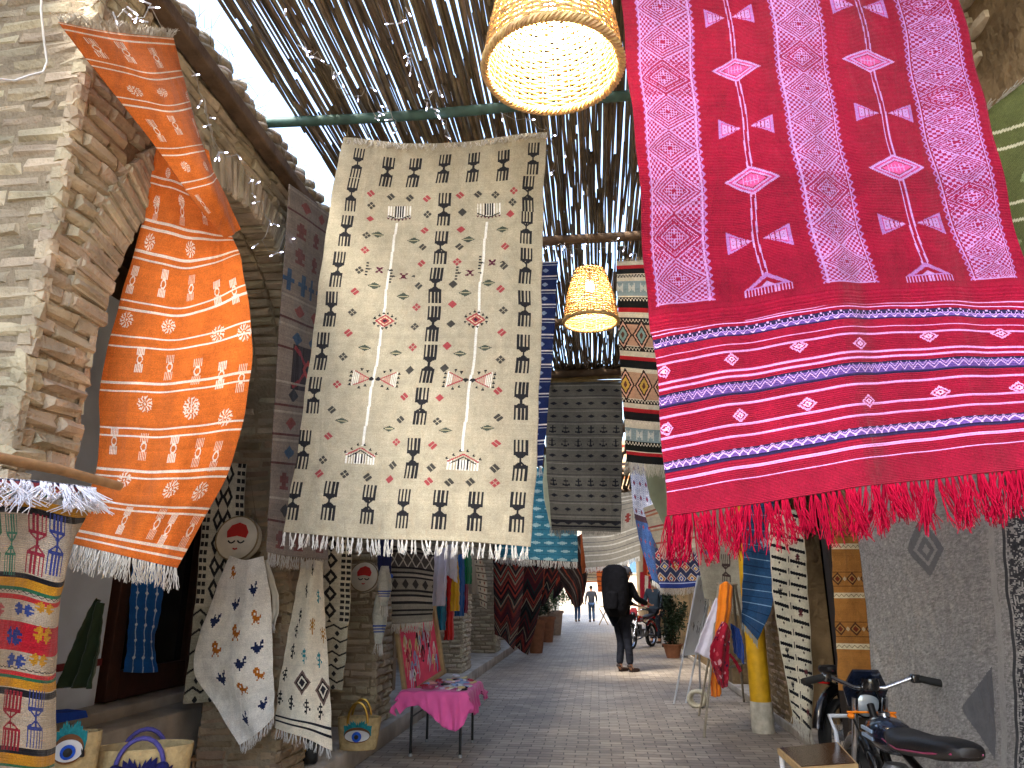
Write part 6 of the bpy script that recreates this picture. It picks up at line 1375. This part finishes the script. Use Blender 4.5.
# ================================================================== PEOPLE
def skin(name, V, E, Rr, m, parent=None, sub=2):
    me = bpy.data.meshes.new(name); me.from_pydata([tuple(v) for v in V], E, []); me.update()
    o = bpy.data.objects.new(name, me); COL.objects.link(o); me.materials.append(m)
    md = o.modifiers.new('skin', 'SKIN'); md.use_smooth_shade = True
    if not me.skin_vertices: me.skin_vertices.new(name='')
    for i, r_ in enumerate(Rr):
        sv = me.skin_vertices[0].data[i]; sv.radius = (r_ if isinstance(r_, tuple) else (r_, r_)); sv.use_root = (i == 0)
    s_ = o.modifiers.new('sub', 'SUBSURF'); s_.levels = sub; s_.render_levels = sub
    if parent: o.parent = parent
    return o
SK = mat('skin', '8E6248', .55, 0, .06, bump=0)
def person(loc, ang, h, label, top, trouser, hair, arms, legs, lean=0, head_turn=0, jacket_long=0, cap=None):
    """local frame: x to the figure's right, y ahead, z up, in units of body height"""
    e = empty('person', loc, label, 'person', None, ang)
    def S(p): return (p[0]*h, p[1]*h, p[2]*h)
    sh = lambda p: (p[0], p[1]+lean*max(0, p[2]-.5), p[2])
    (kl, fl), (kr, fr_) = legs; (el, hl), (er, hr) = arms
    pel, wst, cst, nk, nk2, hd, hd2 = (0, 0, .52), (0, 0, .61), (0, 0, .74), (0, .0, .83), (0, .012, .865), (0, .022, .915), (0, .018, .96)
    V = [pel, wst, cst, nk, nk2, hd, hd2]; E = [(0, 1), (1, 2), (2, 3), (3, 4), (4, 5), (5, 6)]; RR = [(.085, .06), (.075, .055), (.095, .06), (.04, .04), (.032, .034), (.045, .055), (.035, .042)]
    V = [sh(p) for p in V]
    def chain(root, pts, rs):
        a = root
        for p, r_ in zip(pts, rs): V.append(p); RR.append(r_); E.append((a, len(V)-1)); a = len(V)-1
        return a
    hip = lambda s_: (s_*.05, 0, .49)
    for s_, k, f_ in ((-1, kl, fl), (1, kr, fr_)):
        chain(0, [hip(s_), k, (f_[0], f_[1], f_[2]+.045), (f_[0], f_[1]+.03, f_[2]+.018), (f_[0], f_[1]+.1, f_[2]+.012)], [.055, .034, .024, .022, .016])
    for s_, el_, ha in ((-1, el, hl), (1, er, hr)):
        a = chain(2, [sh((s_*.105, 0, .805)), el_, ha], [.034, .025, .017]); d = np.array(ha)-np.array(el_); d /= np.linalg.norm(d); pm = np.array(ha)+d*.025
        b = chain(a, [tuple(pm)], [(.02, .011)])
        sd = np.cross(d, [0, .3, 1]); sd /= np.linalg.norm(sd)+1e-9; nm = np.cross(sd, d)
        for k, ln in zip((-1.5, -.5, .5, 1.5), (.034, .042, .045, .038)):
            p0 = pm+sd*k*.0095+d*.014; chain(b, [tuple(p0), tuple(p0+d*ln*.55+nm*.004), tuple(p0+d*ln*.9+nm*.016)], [.0052, .0048, .0042])
        p0 = pm-sd*.022-d*.01; chain(b, [tuple(p0), tuple(p0-sd*.01+d*.02)], [.0055, .005])
    skin('body', [S(p) for p in V], E, [tuple(q*h for q in (r_ if isinstance(r_, tuple) else (r_, r_))) for r_ in RR], SK, e)
    HC = np.array(sh((0, .026, .93)))*h
    # face
    q = MB(); q.tube([HC+np.array([0, .058*h, .012*h]), HC+np.array([0, .072*h, -.012*h]), HC+np.array([0, .058*h, -.018*h])], [.005*h, .009*h, .006*h], 8); q.build('nose', SK, e, smooth=True)
    for s_ in (-1, 1):
        q = MB(); q.ball(HC+np.array([s_*.018*h, .054*h, .008*h]), .006*h, 6); q.build('eye', mat('eye_dark', '1A1410', .2), e, smooth=True)
        q = MB(); q.ball(HC+np.array([s_*.046*h, 0, 0]), .016*h, 6, (.4, .7, 1)); q.build('ear', SK, e, smooth=True)
    q = MB(); q.tube([HC+np.array([x*.014*h, .056*h, -.03*h]) for x in (-1, 0, 1)], .003*h, 6); q.build('mouth', mat('lip', '6A3A34', .5), e, smooth=True)
    q = MB(); n = 10
    q.ball(HC+np.array([0, -.010*h, .016*h]), .056*h, 10, (.93, 1.05, 1.0)); q.build('hair', hair, e, smooth=True)
    # clothes
    V2 = [sh((0, 0, .50-jacket_long)), sh((0, 0, .53)), sh(wst), sh(cst), sh((0, -.004, .82))]; E2 = [(0, 1), (1, 2), (2, 3), (3, 4)]; R2 = [(.1, .075), (.1, .075), (.09, .07), (.108, .075), (.06, .05)]
    for s_, el_, ha in ((-1, el, hl), (1, er, hr)):
        a = 3
        for p, r_ in ((sh((s_*.11, 0, .805)), .045), (el_, .034), (tuple(np.array(el_)+(np.array(ha)-np.array(el_))*.93), .026)):
            V2.append(p); R2.append((r_, r_)); E2.append((a, len(V2)-1)); a = len(V2)-1
    skin('jacket', [S(p) for p in V2], E2, [(a*h, b*h) for a, b in R2], top, e)
    V3 = [(0, 0, .53)]; E3 = []; R3 = [(.095, .072)]
    for s_, k, f_ in ((-1, kl, fl), (1, kr, fr_)):
        a = 0
        for p, r_ in ((hip(s_), .062), (k, .043), ((f_[0], f_[1]-.002, f_[2]+.06), .036)): V3.append(p); R3.append((r_, r_)); E3.append((a, len(V3)-1)); a = len(V3)-1
    skin('trousers', [S(p) for p in V3], E3, [(a*h, b*h) for a, b in R3], trouser, e)
    for f_ in (fl, fr_):
        skin('shoe', [S((f_[0], f_[1]-.02, f_[2]+.022)), S((f_[0], f_[1]+.05, f_[2]+.02)), S((f_[0], f_[1]+.11, f_[2]+.016)), S((f_[0], f_[1]-.005, f_[2]+.075))], [(0, 1), (1, 2), (0, 3)], [(.028*h, .024*h), (.03*h, .021*h), (.024*h, .017*h), (.027*h, .027*h)], mat('brown_boot', '24140F', .6, 0, .1, bump=0), e, 1)
    return e
BLACKC = mat('black_wool', '0F0F13', .9, 0, .35, 9, .9, 14, spec=.1, dist=.03); DARKT = mat('charcoal_trousers', '1C1E26', .9, 0, .3, 12, .9, 16, spec=.1, dist=.03)
pb = person((.44, 14.5, 0), R(-52), 1.92, 'person in black with a huge black backpack, standing in the middle of the passage', BLACKC, DARKT, mat('grey_hair', '4A4A50', .9, 0, .2, 60, .4),
       (((-.14, .10, .68), (-.08, .25, .62)), ((.15, .08, .68), (.12, .25, .63))), (((-.05, .03, .27), (-.05, .0, 0)), ((.05, .035, .27), (.055, .045, 0))), lean=.16, jacket_long=.1)
e = empty('backpack', (.33, 14.25, 1.05), 'huge black backpack on the back of the person in the middle of the passage', 'backpack'); BO = (.33, 14.25, 1.05)
q = MB(BO); prof = [(0, -.04), (.17, -.02), (.245, .12), (.265, .4), (.265, .66), (.225, .84), (.12, .91), (0, .92)]
q.lathe((.34, 14.27, 1.02), prof, 28, rotz(R(-40)), sx=1.05, sy=.8); q.build('pack', BLACKC, e, smooth=True, angle=80)
q = MB(BO); q.lathe((.28, 14.12, 1.12), [(0, 0), (.12, .02), (.15, .15), (.14, .3), (0, .36)], 18, rotz(R(-62)), sx=1, sy=.7); q.build('pocket', BLACKC, e, smooth=True)
q = MB(BO); q.tube([(.42, 14.36, 1.74), (.56, 14.42, 1.66), (.6, 14.45, 1.4), (.48, 14.38, 1.15)], .022, 8); q.build('strap', BLACKC, e, smooth=True)
person((-.29, 37, 0), R(4), 1.72, 'far man walking away in a dark top and blue jeans', mat('grey_black_top', '2E3036', .9), mat('blue_jeans', '2E4460', .85), mat('black_hair', '0C0A0A', .8, 0, .2, 60, .4),
       (((-.15, -.02, .67), (-.16, .02, .53)), ((.15, .02, .67), (.16, .06, .54))), (((-.05, .05, .27), (-.05, .02, 0)), ((.05, .02, .28), (.05, -.08, .02))))
person((-.98, 37, 0), R(-8), 1.72, 'far walker seen only by the legs below the twisting brown rug', mat('maroon_top', '3A2024', .9), mat('blue_jeans', '2E4460', .85), mat('black_hair', '0C0A0A', .8),
       (((-.15, -.02, .67), (-.16, .02, .53)), ((.15, .02, .67), (.16, .06, .54))), (((-.05, .06, .27), (-.06, .08, 0)), ((.05, .0, .28), (.05, -.08, .02))))
person((1.66, 22.4, 0), R(150), 1.82, 'man in a dusky blue jacket standing behind the red motorcycle', mat('dusky_blue_jacket', '22303E', .9), DARKT, mat('black_hair', '0C0A0A', .8),
       (((-.15, .02, .67), (-.14, .06, .53)), ((.15, .02, .67), (.1, .13, .6))), (((-.05, .02, .27), (-.06, .0, 0)), ((.05, .02, .27), (.07, .0, 0))))
person((2.0-.12, 20.8, 0), R(100), 1.72, 'person in a black robe at the wall right of the blue jacket', BLACKC, BLACKC, mat('black_hair', '0C0A0A', .8),
       (((-.14, .02, .67), (-.13, .06, .53)), ((.14, .02, .67), (.13, .08, .54))), (((-.045, .02, .27), (-.05, .0, 0)), ((.045, .02, .27), (.05, .0, 0))), jacket_long=.2)
# ================================================================== PLANTS
LEAF = mat('leaf_green', '3E5E30', .55, 0, .2, 6, .1, island=.45, spec=.3); LEAF2 = mat('dark_leaf', '24351E', .6, 0, .2, 6, .1, island=.45, spec=.3)
TERRA = mat('terracotta', '8A5A3E', .85, 0, .2, 12, .4, 60); TERRA2 = mat('stone_planter', '9A8470', .9, 0, .2, 12, .4, 60)
def foliage(O, c, rad, n, size, m, parent, seed=1):
    rg = np.random.default_rng(seed); V = []; F = []
    clumps = [np.array(c)+rg.normal(0, 1, 3)*np.array(rad)*.55 for _ in range(9)]
    for k in range(n):
        p = clumps[k % 9]+rg.normal(0, 1, 3)*np.array(rad)*.3; d = rg.normal(0, 1, 3); d[2] = abs(d[2])*.7; d /= np.linalg.norm(d); w_ = np.cross(d, rg.normal(0, 1, 3)); w_ /= np.linalg.norm(w_); L_ = size*rg.uniform(.6, 1.4); b = len(V)
        nr = np.cross(d, w_)
        V += [p, p+d*L_*.5+w_*L_*.22+nr*L_*.05, p+d*L_, p+d*L_*.5-w_*L_*.22+nr*L_*.05]; F.append((b, b+1, b+2, b+3))
    return link('foliage', quickmesh('foliage', np.array(V)-np.array(O), F), m, parent, smooth=False)
def planter(x, y, h, r, fh, label, m, lm, seed, dens=700):
    O = (x, y, 0); e = empty('potted_plant', O, label, 'plant', 'potted plants along the passage')
    q = MB(O); q.lathe(O, [(0, .01), (r*.62, 0), (r*.66, .02), (r*.95, h*.9), (r*1.08, h*.9), (r*1.1, h), (r*.98, h), (r*.9, h*.86), (0, h*.86)], 28); q.build('pot', m, e, smooth=True, angle=50)
    q = MB(O)
    for k in range(5): a = k*1.3; q.tube([(x, y, h*.85), (x+.06*math.cos(a), y+.06*math.sin(a), h+fh*.3), (x+r*.6*math.cos(a), y+r*.6*math.sin(a), h+fh*.75)], [.014, .01, .005], 6)
    q.build('stem', TIMBER, e, smooth=True); foliage(O, (x, y, h+fh*.5), (r*.9, r*.9, fh*.42), dens, .075, lm, e, seed)
planter(-1.52, 18.6, .78, .24, .35, 'terracotta planter with a low dark plant beside the chevron kilim', TERRA, LEAF2, 1)
planter(-1.5, 22.5, .72, .24, .45, 'second terracotta planter from the camera with sparse leaves', TERRA, LEAF2, 2, 400)
planter(-1.45, 26, .8, .27, 1.0, 'pale planter with a bushy light green plant, last before the bright street', TERRA2, LEAF, 3, 1500)
planter(1.66, 17.6, .3, .22, .95, 'dark shrub in a low pot under the diamond kilim', TERRA, LEAF2, 4, 1800)
# far stall table
C = np.array([.75, 34, 0]); e = empty('trestle_table', C, 'far trestle table with crossed legs behind the walker in black', 'table')
q = MB(C); q.box(C+np.array([0, 0, .78]), (1.3, .6, .04)); q.build('tabletop', fwood, e)
for s_ in (-1, 1):
    q = MB(C); q.tube([C+np.array([s_*.5-.2, 0, 0]), C+np.array([s_*.5+.2, 0, .76])], .025, 6); q.build('leg', fwood, e)
    q = MB(C); q.tube([C+np.array([s_*.5+.2, 0, 0]), C+np.array([s_*.5-.2, 0, .76])], .025, 6); q.build('leg', fwood, e)
# ================================================================== LIGHT
w = bpy.data.worlds.new('World'); scene.world = w; w.use_nodes = True; nt = w.node_tree
sky = nt.nodes.new('ShaderNodeTexSky'); sky.sky_type = 'NISHITA'; sky.sun_disc = False
SUN_EL, SUN_AZ = R(50), R(215)     # azimuth clockwise from +Y: behind the camera, to the left
sky.sun_elevation = SUN_EL; sky.sun_rotation = SUN_AZ; sky.altitude = 50; sky.air_density = 1.2; sky.dust_density = 2.0
bgn = nt.nodes['Background']; bgn.inputs['Strength'].default_value = .15; nt.links.new(sky.outputs[0], bgn.inputs['Color'])
sd = bpy.data.lights.new('sun', 'SUN'); sd.energy = 1.1; sd.angle = R(14); sd.color = (1, .95, .86)
so = bpy.data.objects.new('sun', sd); COL.objects.link(so)
dirv = Vector((math.sin(SUN_AZ)*math.cos(SUN_EL), math.cos(SUN_AZ)*math.cos(SUN_EL), math.sin(SUN_EL)))
so.rotation_euler = (-dirv).to_track_quat('-Z', 'Y').to_euler(); so.location = (0, 0, 20)
# ------------------------------------------------------------------ put the origin of each one-mesh thing at its own base
bpy.context.view_layer.update()
for o in list(scene.objects):
    if o.parent is None and o.type == 'MESH' and o.get('kind') != 'structure' and o.location.length < 1e-6:
        n = len(o.data.vertices); co = np.empty(n*3, np.float32); o.data.vertices.foreach_get('co', co); co = co.reshape(-1, 3)
        if o.data.users > 1: continue
        c = (co.min(0)+co.max(0))/2; c[2] = co[:, 2].min()
        o.data.vertices.foreach_set('co', (co-c).ravel()); o.location = tuple(float(v) for v in c); o.data.update()
        for ch in o.children:
            ch.location = tuple(ch.location[i]-float(c[i]) for i in range(3))
# ------------------------------------------------------------------ render settings
scene.render.engine = 'CYCLES'
scene.cycles.use_denoising = True
try: scene.cycles.denoiser = 'OPENIMAGEDENOISE'
except Exception: pass
scene.cycles.max_bounces = 7; scene.cycles.diffuse_bounces = 5; scene.cycles.glossy_bounces = 3; scene.cycles.transmission_bounces = 4
scene.cycles.sample_clamp_indirect = 12; scene.cycles.use_adaptive_sampling = True; scene.cycles.adaptive_threshold = .02
scene.view_settings.view_transform = 'Standard'; scene.view_settings.look = 'None'; scene.view_settings.gamma = 1
scene.view_settings.use_curve_mapping = False; scene.view_settings.exposure = 2.85
